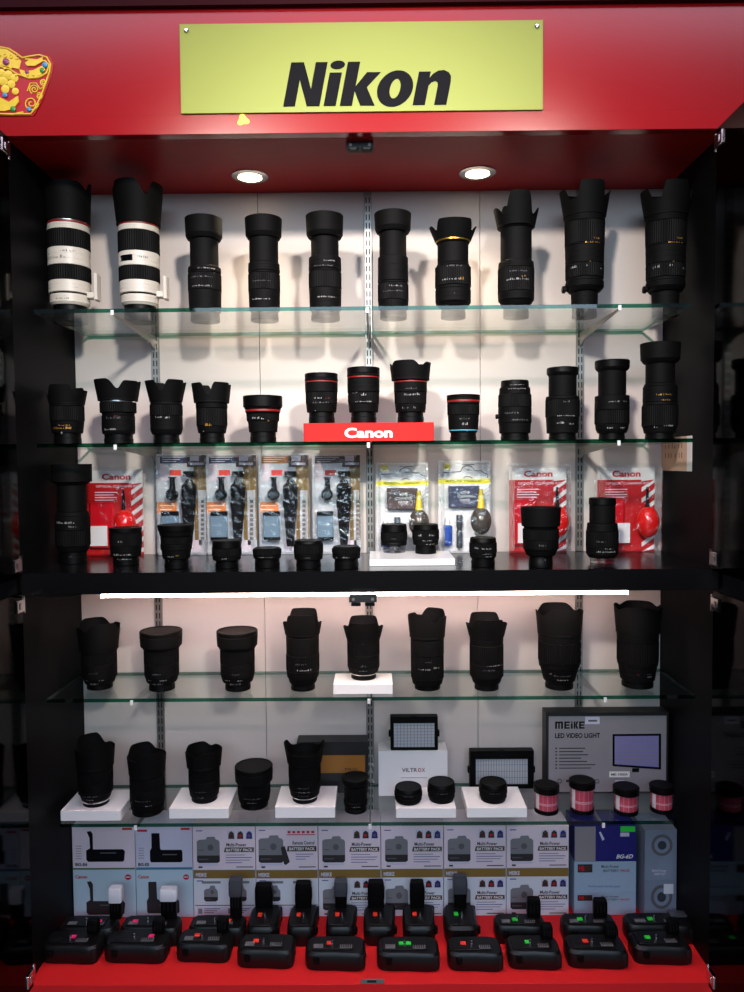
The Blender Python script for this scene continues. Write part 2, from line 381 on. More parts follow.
def deco():
    Yd = YF-.0005
    W = lambda x,y: on_y(x,y,Yd)
    half = [(0,46),(10,48),(18,53),(24,57.5),(32,56),(42,54.5),(50,57),(54,64),(53,72),(49,84),(43,100),(36,113),(33,116.5)]
    out = half+[(-x,y) for x,y in reversed(half)][:-1]
    pts = [(W(x,y).x, W(x,y).z) for x,y in out]
    base = W(0,117); r = thing('festive_sticker','red and gold ingot shaped festive decoration stuck on the fascia, left of the yellow sign','decoration',(base.x,Yd,base.z)); org = r.location
    m_ = MB(); m_.prism(pts,Yd-.002,Yd,'deco_red'); m_.build('backing',r,org)
    def P(x,y,d=.003): v = W(x,y); return (v.x,Yd-d,v.z)
    ins = [(x*.95,80+(y-80)*.95) for x,y in out]
    m_ = MB(); m_.tube([P(x,y) for x,y in ins],.0016,'gold_deco',6,True); m_.build('gold_rim',r,org)
    m_ = MB()
    band = [(26,60),(36,61),(46,62),(50,66),(47,74),(40,78),(30,79),(18,75),(10,70),(0,67)]
    band = band+[(-x,y) for x,y in reversed(band)][1:]
    top = [(24,60),(15,55),(0,49),(-15,55),(-24,60)]
    m_.tube([P(x,y) for x,y in band],.0018,'gold_deco',6)
    dome = [(0,49),(8,50.5),(16,56),(22,62),(20,70),(10,68),(0,66)]
    dome = dome+[(-x,y) for x,y in reversed(dome)][1:-1]
    m_.prism([(P(x,y)[0],P(x,y)[2]) for x,y in dome],Yd-.0035,Yd-.0019,'gold_deco')
    for sgn in (1,-1):
        bowl = [(20,70),(26,72),(34,71),(44,66),(46,71),(40,77),(30,78.5),(22,76)]
        q = [(P(sgn*x,y)[0],P(sgn*x,y)[2]) for x,y in bowl]
        m_.prism(q,Yd-.0035,Yd-.0019,'gold_deco')
        q = [(P(sgn*x,y)[0],P(sgn*x,y)[2]) for x,y in [(26,64),(31,60),(35,62),(42,59),(44,57),(43,63),(36,67),(28,67)]]
        m_.prism(q,Yd-.0045,Yd-.0019,'gold_deco')
    m_.build('gold_bowl',r,org)
    for sgn in (1,-1):
        m_ = MB()
        for cx,cy,rad,ph in ((32,104,7.5,0),(35,90,5,2),(40,97,3.5,4),(44,83,3.4,1)):
            sp = []
            for i in range(26):
                t = i/25; a = ph+t*3.6*PI; rr = rad*(1-t*.85); sp.append(P(sgn*(cx+rr*math.cos(a)),cy+rr*math.sin(a)))
            m_.tube(sp,.0012,'gold_deco',6)
        m_.tube([P(sgn*x,y) for x,y in ((28,92),(31,84),(37,84),(41,90),(46,86),(48,78))],.0012,'gold_deco',6)
        m_.build('scrollwork',r,org)
    m_ = MB()     # heap of small coins and an ingot at the centre
    for x,y,rd in ((2,74,4),(9,76,4.5),(15,79,4),(4,82,4.5),(12,85,4),(6,90,4),(16,92,3.4),(-3,78,4),(-8,84,4),(-12,77,4),(-5,91,4)):
        v = P(x,y); m_.lathe([(rd*.0019,Yd-.0019),(rd*.0019,Yd-.0034),(rd*.0013,Yd-.004),(.0003,Yd-.0036)],'gold_deco',14,(v[0],0,v[2]),axis='y')
    q = [(P(x,y)[0],P(x,y)[2]) for x,y in [(-20,99),(-10,103),(0,98),(10,103),(19,97),(20,103),(14,110),(6,112),(-8,112),(-15,110)]]
    m_.prism(q,Yd-.005,Yd-.0019,'gold_deco'); m_.tube([P(x,y) for x,y in ((-26,115),(0,114.5),(14,115),(24,113))],.0018,'gold_deco',6)
    m_.build('gold_heap',r,org)
    m_ = MB()
    for i in range(15):
        t = i/14; x = -40+80*t; y = 73-5*math.cos(PI*(t-.5))*0+4*math.sin(PI*abs(t-.5)*2)*0+ (3.2 if abs(t-.5) > .2 else -3.5)
        v = P(x,y); m_.ball((v[0],v[1]-.0012,v[2]),.0026,'gold_deco',8,1,.6,1)
    for k in range(7):
        x0 = -18+6*k; m_.tube([P(x0+1.8*math.cos(q*.7),56+abs(x0)*.14+1.8*math.sin(q*.7),.0042) for q in range(8)],.0008,'gold_deco',5)
    m_.build('beading',r,org)
    for x,y,rd,mm in ((46,66,2.8,'jewel_blue'),(43,71.5,2.4,'jewel_green'),(28,73,2,'jewel_purple'),(7,63,3.4,'jewel_purple'),(14,110,2.8,'jewel_green'),(30,110,2.2,'jewel_blue'),(6,96,2.4,'jewel_blue'),(-8,63,3,'jewel_green')):
        v = P(x,y,.004); m_ = MB(); m_.ball(v,rd*.0019,mm,12,1,.5,1); m_.build('jewel',r,org)
deco()

# downlights
SPOTS = []
for px,py,l in ((250,176,'recessed spotlight in the red soffit, nearer the festive decoration'),(477.5,172.5,'recessed spotlight in the red soffit, right of the black catch')):
    p = on_z(px,py,ZC); SPOTS.append(p)
    r = thing('ceiling_spotlight',l,'ceiling light',(p.x,p.y,ZC),'soffit spotlights'); o_ = r.location
    m_ = MB(); m_.lathe([(.039,ZC),(.039,ZC-.0018),(.035,ZC-.004),(.027,ZC-.0035),(.026,ZC-.0012)],'silver',40,(p.x,p.y,0)); m_.build('rim',r,o_)
    m_ = MB(); m_.lathe([(.025,ZC-.0036),(.022,ZC-.0052),(.0005,ZC-.0056)],'lamp_face',32,(p.x,p.y,0)); m_.build('lamp',r,o_)
# magnetic catches
def catch(px,py,z,label):
    p = on_z(px,py,z); r = thing('magnetic_catch',label,'door catch',(p.x,p.y,z),'black door catches'); o_ = r.location
    m_ = MB(); m_.box((p.x-.026,p.y-.012,z-.012),(p.x+.026,p.y+.012,z-.0003),'card_black',.001); m_.build('housing',r,o_)
    for s_ in (-1,1):
        m_ = MB(); m_.box((p.x+s_*.013-.009,p.y-.018,z-.018),(p.x+s_*.013+.009,p.y-.004,z-.0125),'cap_black',.002); m_.build('plunger',r,o_)
        m_ = MB(); m_.lathe([(.003,p.y-.0121),(.003,p.y-.0128)],'steel_slot',10,(p.x+s_*.018,0,z-.006),axis='y'); m_.build('screw',r,o_)
catch(360,144,ZC,'black double door catch under the red soffit, between the spotlights')
catch(363,595,zcb,'black double door catch under the black board, in front of the tube light')

# LED tube
def led():
    Yt = -.235; zt_ = zcb-.0004
    a = on_y(101,600,Yt); b = on_y(628,596,Yt); z1 = zt_-.004
    r = thing('led_tube','long glowing tube light fixed under the black board','tube light',((a.x+b.x)/2,Yt,zt_)); o_ = r.location
    m_ = MB(); m_.box((a.x,Yt-.012,z1),(b.x,Yt+.012,zt_),'led_housing',.001); m_.build('housing',r,o_)
    m_ = MB(); V = []; n = 10
    for x in (a.x+.003,b.x-.003):
        for i in range(n+1):
            t = PI+PI*i/n; V.append((x,Yt+.009*math.cos(t),z1-.0002+.013*math.sin(t)))
    m_.add(V,[(i,i+1,n+2+i,n+1+i) for i in range(n)]+[tuple(range(n+1)),tuple(range(2*n+1,n,-1)),(0,n+1,2*n+1,n)],'led_face',True); m_.build('diffuser',r,o_)
    for x in (a.x,b.x-.003):
        m_ = MB(); m_.box((x,Yt-.0105,z1-.0145),(x+.003,Yt+.0105,z1),'led_housing',.001); m_.build('end_cap',r,o_)
    m_ = MB(); pts = [(a.x,Yt,z1-.004),(a.x-.03,Yt+.01,z1-.004),(a.x-.06,Yt,z1-.010),(a.x-.10,Yt-.01,z1-.012),(XL+.004,Yt-.02,z1-.002)]
    m_.tube(pts,.0022,'rubber_cord',8); m_.build('cord',r,o_)
led()

# doors
def door(sgn, z0, z1, x, label, tilt):
    r = thing('glass_door',label,'door',(x,YF-.012,z0),'open cabinet doors',tilt); L = .655
    m_ = MB(); m_.box((-.0025,-L,0),(.0025,0,z1-z0),'door_glass',.0006); m_.build('glass_pane',r)
    for zz in (.012,z1-z0-.036):
        m_ = MB(); m_.box((-.006,-.030,zz),(.006,.002,zz+.024),'chrome',.002); m_.lathe([(.004,zz-.004),(.004,zz+.028)],'chrome',14,(-sgn*.0,.006,0)); m_.box((-.0075,-.022,zz+.006),(.0075,-.012,zz+.018),'silver',.002); m_.build('hinge',r)
    return r
zh = (ZCT+zcb)/2
door(-1,on_y(15,577,-.32).z,ZC-.006,on_y(13.5,350,-.32).x,'open tinted glass upper door on the festive decoration side',.012)
door(1,on_y(713,570,-.32).z,ZC-.006,on_y(714.5,350,-.32).x,'open tinted glass upper door on the paper note side',-.01)
door(-1,on_y(35,984,-.32).z,on_y(18,592,-.32).z,on_y(28,800,-.32).x,'open tinted glass lower door beside the white-capped battery grips',.012)
door(1,on_y(709,984,-.32).z,on_y(712,590,-.32).z,on_y(711,800,-.32).x,'open tinted glass lower door beside the stacked misty blue cartons',-.01)
# ------------------------------------------------------------------ lenses
KIND = {'m':('rear_cap','cap_black'),'b':('barrel','lens_black'),'k':('inner_barrel','lens_satin'),'z':('zoom_ring','rubber'),'f':('focus_ring','rubber'),
 'r':('red_ring','red_line'),'g':('gold_ring','gold'),'s':('silver_ring','silver'),'w':('white_barrel','lens_white'),'c':('lens_cap','cap_black'),
 'h':('lens_hood','hood_black'),'t':('clear_rear_cap','clear_cap'),'q':('blue_ring','cyan_line')}
PLAB = {'r':'thin red ring','g':'thin gold ring','s':'thin silver ring','t':'clear plastic rear cap','w':'off-white metal section'}
ROW = {1:(G1[1],'lenses on the topmost glass shelf'),2:(G2[1],'lenses on the second glass shelf'),3:(ZCT,'lenses on the black board'),
 4:(G4[1],'lenses on the glass shelf under the tube light'),5:(G5[1],'lenses on the lowest glass shelf')}
def smooth(a,b,t): t = max(0,min(1,(t-a)/(b-a))); return t*t*(3-2*t)
def hood_mesh(r0, r1, z0, zA, zB, zV, phi, wall=.0016, n=96, wide=(.62,.93), small=(.80,.95), mat_='hood_black'):
    m_ = MB(); hmax = max(zA,zB); K = 7
    def H(a):
        c = abs(math.cos(a-phi)); s_ = abs(math.sin(a-phi))
        return zV+(zA-zV)*smooth(wide[0],wide[1],c)+(zB-zV)*smooth(small[0],small[1],s_)
    V = []; rows = []
    def rad(z): return r0+(r1-r0)*(z-z0)/(hmax-z0)
    for k in range(K+1):
        for i in range(n):
            a = 2*PI*i/n; z = z0+(H(a)-z0)*k/K; V.append((rad(z)*math.cos(a),rad(z)*math.sin(a),z))
    for k in range(K,-1,-1):
        for i in range(n):
            a = 2*PI*i/n; zz = z0+(H(a)-z0)*k/K; z = zz+(.0015 if k == 0 else 0); r = rad(zz)-wall; V.append((r*math.cos(a),r*math.sin(a),z))
    R_n = 2*K+2
    F = [(k*n+i,k*n+(i+1)%n,(k+1)*n+(i+1)%n,(k+1)*n+i) for k in range(R_n-1) for i in range(n)]
    F += [tuple(range(n-1,-1,-1)), tuple((R_n-1)*n+i for i in range(n))]
    m_.add(V,F,mat_,True); return m_
def lens(row, cx, secs, label, by=None, Y=None, hood=None, marks=(), zbase=None, extra=None, seed=0):
    z0, grp = ROW[row]
    if zbase is not None: z0 = zbase
    h0 = secs[0][1]
    if by is not None:
        p = on_z(cx,by,z0); Y = p.y; Y = Y+h0/ppm(Y)
    k = 1/ppm(Y)
    ymid = (secs[-1][0]+on_row_y(cx,z0,Y))/2
    x = on_y(cx,ymid,Y).x
    Z = lambda y,q=-.6: on_y(cx,y,Y+q*h0*k).z      # q: how far in front of the axis the measured edge lies
    base = (x,Y,z0+.0003); r = thing('camera_lens',label,'lens',base,grp)
    zb = .0; prof = []
    last = secs[-1] if not hood else None
    for sc_ in secs:
        yt,hb,ht,kd = sc_
        zt_ = (Z(yt,(-1 if yt < 462 else 1)*ht/h0) if sc_ is last else Z(yt))-base[2]; zt_ = max(zt_,zb+.0012); nm,mt = KIND[kd]; rb,rt = hb*k,ht*k; m_ = MB(); prof.append((zb,zt_,rb,rt))
        hgt = zt_-zb; ch = min(.0009,hgt*.25)
        if kd in 'zf':
            n = 112; m_.lathe([(rb-ch*1.4,zb),(rb,zb+ch)],mt,n); nb = max(1,int(hgt/.012)); 
            m_.lathe([(rb,zb+ch),(rt,zt_-ch)],mt,n,rib=.022)
            m_.lathe([(rt,zt_-ch),(rt-ch*1.4,zt_)],mt,n)
        elif kd == 'h':
            w = .0018; L = [(rb-ch,zb),(rb,zb+ch),(rb+(rt-rb)*.5,zb+hgt*.5),(rt,zt_-.0008),(rt-.0006,zt_),(rt-w,zt_),(rt-w-.0005,zt_-.002),(rb-w,zb+.004),(.0005,zb+.0045)]
            m_.lathe(L,mt,56)
        elif kd == 'c':
            L = [(rb-ch,zb),(rb,zb+ch),(rt,zt_-.0015),(rt-.0012,zt_),(rt*.86,zt_),(rt*.84,zt_-.0008),(.0005,zt_-.0008)]
            m_.lathe(L,mt,56)
        elif kd in 'rgsq': m_.lathe([(rb,zb),(rb+.0002,zb+hgt*.5),(rt,zt_)],mt,56)
        elif kd == 'm':
            m_.lathe([(rb-.001,zb),(rb,zb+ch),(rb,zb+hgt*.55),(rb*.97,zb+hgt*.6),(rt*.97,zt_)],mt,48)
        elif kd == 't': m_.lathe([(rb-ch,zb),(rb,zb+ch),(rt,zt_-ch),(rt-ch,zt_)],mt,40)
        else:
            L = [(rb-ch,zb),(rb,zb+ch)]
            if hgt > .010 and kd != 'k':
                for q in (.33,.62):
                    a = zb+hgt*q; ra = rb+(rt-rb)*q; L += [(ra,a-.0004),(ra-.0005,a-.0003),(ra-.0005,a+.0003),(ra,a+.0004)]
            L += [(rt,zt_-ch),(rt-ch,zt_)]
            m_.lathe(L,mt,56)
        o = m_.build(nm,r)
        if kd in PLAB: o['label'] = PLAB[kd]
        zb = zt_
    if hood:
        d = dict(hood); zh0 = Z(d['y0'])-base[2]
        m_ = hood_mesh(d['r0']*k,d['r1']*k,zh0,Z(d['yA'],(-1 if d['yA'] < 462 else .8)*d['r1']*.95/h0)-base[2],Z(d['yB'],0)-base[2],Z(d['yV'],-.7)-base[2],math.radians(d.get('phi',-90)),wide=d.get('wide',(.62,.93)),small=d.get('small',(.80,.95)))
        m_.lathe([(d['r0']*k*.93,zh0-.0005),(d['r0']*k*1.012,zh0+.0005),(d['r0']*k*1.015,zh0+.0035),(d['r0']*k,zh0+.0045)],'hood_black',64)
        r2 = MB(); r2.lathe([(d['r0']*k*.90,zh0-.0004),(d['r0']*k*.90,zh0+.003),(d['r0']*k*.8,zh0+.0022),(.0005,zh0+.0018)],'glass_dark',40); r2.build('front_glass',r)
        o = m_.build('lens_hood',r)
    rs = random.Random(seed+int(cx)); mk = MB(); any_ = False
    for (y,kd,off,span,hpx) in marks:
        z = Z(y)-base[2]; rr = None
        for a,b,rb,rt in prof:
            if a-1e-6 <= z <= b+1e-6: rr = rb+(rt-rb)*(z-a)/max(1e-6,b-a)
        if rr is None: continue
        any_ = True; rr += .00035; hh = hpx*k*.62; mt = {'w':'mark_white','g':'mark_gold','r':'red_line','d':'ink_mid'}[kd]
        a = -90+off-span/2; end = a+span
        while a < end:
            wdt = rs.choice((1.2,1.8,2.6))*(1 if span > 8 else .6); a2 = min(a+wdt,end)
            A,B = math.radians(a),math.radians(a2); h2 = hh*rs.choice((.5,.8,1))
            mk.add([(rr*math.cos(A),rr*math.sin(A),z-hh/2),(rr*math.cos(B),rr*math.sin(B),z-hh/2),(rr*math.cos(B),rr*math.sin(B),z-hh/2+h2),(rr*math.cos(A),rr*math.sin(A),z-hh/2+h2)],[(0,1,2,3)],mt)
            a = a2+rs.choice((1.6,2.4,3.6,6.))
    if any_: mk.build('markings',r)
    if extra: extra(r,Z,k,base)
    return r
def on_row_y(cx,z0,Y):     # picture row of a point at height z0, depth Y near column cx
    p = Vector((on_y(cx,500,Y).x,Y,z0))-CAM; return CY-FPX*p.dot(UP)/p.dot(FWD)

def foot_w(dx,y0,y1,mt='lens_white'):
    def f(r,Z,k,b):
        m_ = MB(); z0,z1 = Z(y0)-b[2],Z(y1)-b[2]; x0 = dx*k; s_ = 1 if dx>0 else -1
        m_.box((x0-s_*.006,-.012,z0+.004),(x0+s_*.010,.012,z0+.016),mt,.002); m_.box((x0+s_*.009,-.013,z0),(x0+s_*.017,.013,z1),mt,.002); m_.build('tripod_foot',r)
    return f
def knob(dx,y,hw=3.4,mt='cap_black',nm='collar_knob'):
    def f(r,Z,k,b):
        m_ = MB(); z = Z(y)-b[2]; s_ = 1 if dx>0 else -1; x0 = dx*k; R = hw*k
        prof = [(R*.6,x0-s_*.012),(R*.6,x0),(R,x0+s_*.0005),(R,x0+s_*.0055),(R*.8,x0+s_*.0065)]
        m_.lathe(prof,mt,24,(0,0,z),axis='x'); m_.build(nm,r)
    return f
T = dict
# ---- topmost glass shelf
lens(1,69.5,[(305,16,16,'m'),(303,17.5,18.3,'w'),(294.5,18.8,18.8,'w'),(293,17.5,17.5,'b'),(281,19.8,19.8,'w'),(266,20.4,20.4,'z'),(248.5,20,20,'w'),(230.5,20.3,20.3,'f'),(224,20,19.5,'w'),(222,19.6,19.6,'r'),(221,19.4,19.4,'s')],
 'white telephoto lens nearest the dark side wall on the top shelf',by=321,hood=T(y0=221,yA=179,yB=184,yV=189,r0=20.6,r1=22.5,phi=-70),
 marks=[(259,'d',-25,75,5),(253,'d',20,40,3),(300,'d',0,40,2)],extra=foot_w(21,299,272))
def scale_window(r,Z,k,b):
    R = 19.8*k+.0004; m_ = MB(); V = []
    for zz in (Z(263)-b[2],Z(257)-b[2]):
        for i in range(7): a = math.radians(-133+i*7); V.append((R*math.cos(a),R*math.sin(a),zz))
    m_.add(V,[(i,i+1,i+8,i+7) for i in range(6)],'glass_dark',True); m_.build('distance_window',r)
lens(1,139.5,[(305,15.5,15.5,'m'),(303,16.5,17.3,'w'),(295,18,18,'w'),(293.5,17,17,'b'),(281,19.2,19.2,'w'),(267,19.7,19.7,'z'),(252.5,19.8,19.8,'w'),(231.5,20,20,'f'),(225.5,19.8,19.4,'w'),(223.8,19.5,19.5,'r')],
 'white telephoto lens with dark distance window and notched black hood, on the top shelf',by=320,hood=T(y0=223.8,yA=177.5,yB=187,yV=197,r0=20.8,r1=24.5,phi=-107),
 marks=[(259,'d',28,30,3.5)],extra=lambda r,Z,k,b:(foot_w(20,298,275)(r,Z,k,b),scale_window(r,Z,k,b)))
def tele(cx,label,top,hb,tubeb,by,hw=(17.5,14,16.5),fr=0,marks=(),gold=None):
    s_ = [(by-9,hw[2]-2,hw[2]-2,'m'),(290+fr,hw[2]-.7,hw[2]-.2,'b'),(273+fr,hw[2],hw[2],'z'),(271+fr,hw[2]-.6,hw[2]-.6,'b'),(tubeb,hw[2],hw[2]-.4,'b'),(hb+1,hw[1],hw[1],'k'),(hb-3,hw[0]-1.5,hw[0],'b'),(top,hw[0],hw[0]+.6,'h')]
    lens(1,cx,s_,label,by=by,marks=marks)
tele(204.5,'black extended zoom lens with a plain round hood, standing right beside the white telephotos',213,237,266,319.5,(17.8,13.8,16.3),0,[(279+8,'w',0,70,2),(278,'d',0,80,2),(266.5+3,'w',20,60,2)])
tele(264,'black extended zoom lens with round hood under the spotlight nearer the festive decoration',213,236,262,319,(17.6,14.2,15.7),0,[(300,'w',-5,70,2),(282,'d',0,70,1.6)])
tele(325,'tallest of the round-hooded black zoom lenses, between the two spotlights',210,235,256,318,(18,13.6,16.2),-2,[(298,'w',10,70,2),(267,'d',0,70,2),(262,'w',20,40,2)])
tele(393,'black zoom lens with round hood standing against the middle shelf rail on the top shelf',208,230,256,317,(17.6,13.3,15.2),10,[(292,'d',0,80,2),(287,'w',10,50,2)])
lens(1,453,[(307,12.2,12.2,'m'),(302,13.5,17,'b'),(289,17.4,17.6,'b'),(286,17.2,17.2,'b'),(266,17.8,17.6,'z'),(263,16.5,15.8,'b'),(243,15.2,15.2,'k'),(241,15.6,16.5,'b'),(239.6,16.8,16.8,'g')],
 'black zoom lens with flared petal hood and gold ring, top shelf near the middle',by=316.5,hood=T(y0=239.6,yA=217,yB=228,yV=231.5,r0=17.6,r1=24.5,wide=(.55,.80),small=(.82,.97)),marks=[(281,'w',-10,60,3),(280.5,'g',25,16,5),(268,'d',0,50,2),(295,'w',0,4,2)])
lens(1,516,[(306,12.5,12.5,'m'),(300,13.5,16.5,'b'),(292,17.5,17.8,'b'),(268,17.8,17.8,'z'),(261,17.6,17,'b'),(228,15.2,15.2,'k'),(225.5,15.6,17,'b')],
 'extended zoom lens with pointed petal hood, beside the gold-ringed lens on the top shelf',by=316,hood=T(y0=226,yA=189.5,yB=210,yV=215.5,r0=18.2,r1=24.5,wide=(.76,.96),small=(.70,.98)),marks=[(281,'w',-5,70,3),(278,'g',15,14,3),(273,'d',0,60,2),(290,'r',0,5,3)])
def nik(cx,label,by,dk=0,ph=-90):
    lens(1,cx,[(306,12,12,'m'),(291,12.6,13,'b'),(287,15.5,18.2,'b'),(281,18.5,18.5,'b'),(278,17.8,17.8,'b'),(264,18.4,18.6,'f'),(246,18.4,18.8,'b'),(244.6,18.9,18.9,'b'),(222,19,19.4,'z'),(216,19.2,19.6,'b')],label,by=by,
     hood=T(y0=216,yA=179,yB=192,yV=201,r0=20.2,r1=25.0,phi=ph,wide=(.80,.90),small=(.84,.97)),marks=[(245.3,'g',10,46,2.2),(241,'g',22,20,2.6),(268,'w',-5,8,3),(270,'w',40,6,3),(264,'g',2,3,3),(268,'w',-48,20,4)],extra=knob(-19,288,3.6))
nik(584.5,'long black telephoto lens with side knob, in front of the bright back panel',316,ph=-86)
nik(665.5,'long black telephoto lens with side knob, in the dark corner of the top shelf',315,ph=-84)
# ---- second glass shelf
Y2 = -.165
lens(2,67.5,[(433,13,13,'m'),(421,14.5,16,'b'),(406,16.4,16.4,'z'),(403.5,16.4,16.4,'b')],'small black lens with petal hood and gold lettering by the dark side wall, second shelf',Y=Y2,
 hood=T(y0=404,yA=384,yB=391,yV=396,wide=(.67,.92),small=(.80,.97),r0=16.8,r1=20.5),marks=[(428,'g',0,80,3.6),(425.5,'g',10,40,2),(433,'w',0,5,3)])
lens(2,118.5,[(434,14,14,'m'),(431,15.3,16,'b'),(415.5,16,16,'b'),(412.5,15.6,15.6,'b'),(402,17.6,17.6,'z'),(400.4,17,17,'s')],'black silver-ringed lens with broad two-lobed hood, beside the gold-lettered one, second shelf',Y=Y2,
 hood=T(y0=400.5,yA=378,yB=382,yV=389,r0=19,r1=22.6,phi=-125),marks=[(429.5,'w',-12,46,2.6),(418,'d',0,50,3),(416.5,'r',15,20,1.6)])
lens(2,166.5,[(434.5,12.6,12.6,'m'),(430,14,15.6,'b'),(416,15.8,15.8,'b'),(404.5,16,16,'z'),(401.5,15.6,15.2,'b')],'black V-notched hood lens in front of the left shelf rail, second shelf',Y=Y2,
 hood=T(y0=401.5,yA=379.5,yB=381,yV=391,r0=15.8,r1=20.4,phi=-135,wide=(.75,.93),small=(.75,.93)),marks=[(417.5,'w',-12,24,3),(417.5,'w',18,14,4)])
lens(2,212,[(433,12.4,12.4,'m'),(426,13.5,14.8,'b'),(408,15.2,15.2,'z'),(402.5,15.6,15.6,'b')],'black lens with a wide V-notched hood, right of the shelf rail on the second shelf',Y=Y2,
 hood=T(y0=402.5,yA=382,yB=383.5,yV=395,r0=17.2,r1=19.6,phi=-135,wide=(.75,.92),small=(.75,.92)),marks=[(425,'g',-2,22,4),(431,'w',-22,5,3)])
lens(2,263,[(432,13,13,'m'),(421,14,15,'b'),(413.5,16,16.4,'f'),(411.5,16.6,17.2,'b'),(409.5,17.4,17.4,'r'),(407,17.6,18.4,'b'),(394.5,19.4,19.6,'c')],'squat black lens with a wide cap and red ring, left of the red podium',Y=Y2,marks=[(418,'w',-18,26,3),(419,'w',8,10,2.4),(421,'g',30,10,2)])
def pod(cx,label,top,ry,hw,hd=None,marks=(),cap=True):
    s_ = [(412,hw*.80,hw*.80,'m'),(404,hw*.9,hw*.95,'b'),(392,hw*.96,hw*.98,'z'),(ry+1.2,hw,hw,'b'),(ry,hw+.1,hw+.1,'r')]
    if cap: s_ += [(ry-3,hw+.2,hw+.3,'b'),(top,hw+.2,hw+.3,'c')]
    lens(2,cx,s_,label,Y=-.15,zbase=ZPOD,hood=hd,marks=marks)
pa = on_y(303.8,441,-.19); pb = on_y(433.8,440,-.19); ptop = on_y(369,422.8,-.19).z; ZPOD = ptop
m_ = MB(); m_.box((pa.x,-.195,G2[1]+.0003),(pb.x,-.085,ptop),'red_acrylic',.0012)
o = tag(m_.build('display_podium',None,((pa.x+pb.x)/2,-.14,G2[1])),'red podium box with white lettering, carrying three red-ringed lenses','display stand')
m_ = MB(); q0 = on_y(344.5,438,-.196); q1 = on_y(392.5,427.5,-.196); m_.text('Canon',q0.x,q0.z,q1.x-q0.x,q1.z-q0.z,-.1954,'white_acrylic',.035); m_.build('lettering',o,((pa.x+pb.x)/2,-.14,G2[1]))
pod(321.5,'red-ringed black lens on the red podium, at its end nearer the squat capped lens',372,381,16.2,marks=[(398.5,'w',-8,30,2),(398.5,'r',26,16,2.4),(403,'d',0,60,2),(411,'w',-20,6,2)])
pod(363.5,'red-ringed black lens at the middle of the red podium, in front of the shelf rail',366,376.5,16,marks=[(395,'w',2,18,4),(402,'w',0,60,1.6),(393,'d',-30,20,2)])
pod(410.5,'red-ringed black lens with a notched hood on the red podium',None,381,16.4,hd=T(y0=379.8,yA=359.5,yB=363.5,yV=367,r0=18.6,r1=20.6,phi=-112),cap=False,marks=[(395,'w',-8,34,3),(394.5,'w',22,20,3.6),(408,'w',-30,8,3),(408,'w',-10,6,3),(408,'w',12,6,3),(389,'d',0,40,2)])
lens(2,463.3,[(432.5,13,13,'m'),(430.6,13.6,14,'b'),(429.8,14.2,14.2,'q'),(415,14.6,15.4,'b'),(404,15.8,16,'f'),(402,16,16,'b'),(400,16.2,16.2,'r'),(397,16.3,16.4,'b'),(393.8,16.5,16.6,'c')],'low black lens with red ring and thin blue line, beside the red podium',Y=Y2,marks=[(424,'w',0,22,4),(419,'d',0,40,2),(431,'w',10,10,1)])
lens(2,514.8,[(433,14,14,'m'),(423,15.4,15.8,'b'),(407,16.4,16.4,'b'),(394,16.5,16.2,'f'),(387,15.4,15,'b'),(379.4,13.8,13.6,'c')],'stubby black macro lens without hood, left of the extended zoom lenses on the second shelf',Y=Y2,marks=[(389,'w',0,70,1.6),(385,'w',0,60,1.4),(413,'d',-20,50,3),(420,'d',10,60,2)],extra=knob(-16,416,2.4))
lens(2,562.5,[(433,13.4,13.4,'m'),(417,15.4,16.2,'b'),(399,16.7,16.7,'z'),(396,16.5,16.2,'b'),(375,13.6,13.6,'k'),(372.5,14.4,15.4,'b'),(366,15.6,15.4,'c')],'extended black zoom lens with flat cap, in front of the right shelf rail, second shelf',Y=Y2,marks=[(416,'w',0,60,1.6),(423,'w',-20,24,3),(424,'w',20,16,3),(402,'d',0,20,3)])
lens(2,612,[(433,12.6,12.6,'m'),(430,14,15,'b'),(424,15.6,16.2,'b'),(410,16.8,16.8,'z'),(395.5,16.8,16.6,'b'),(370,13.4,13.4,'k'),(367.5,15,16.2,'b'),(358.5,16.6,16.8,'c')],'tall extended zoom lens with thick cap, beside the round-hooded one, second shelf',Y=Y2,marks=[(402,'w',-10,34,2),(402,'d',30,20,2),(428,'w',-22,22,2.4),(428,'w',22,16,2.4)])
lens(2,660,[(433,14,14,'m'),(426,15,16.3,'b'),(405,17.2,17.2,'z'),(402,16.6,16.2,'b'),(386,16.3,16.3,'b'),(383,15.6,14.8,'b'),(362.5,13.8,13.8,'k'),(359,16,18,'b'),(340.5,18.6,19.2,'h')],'tallest lens of the second shelf, round hood, just above the paper note',Y=Y2,marks=[(395,'g',-4,56,2.4),(400.5,'g',0,30,1.6),(426,'w',8,30,2.4),(427,'w',-34,10,3)])
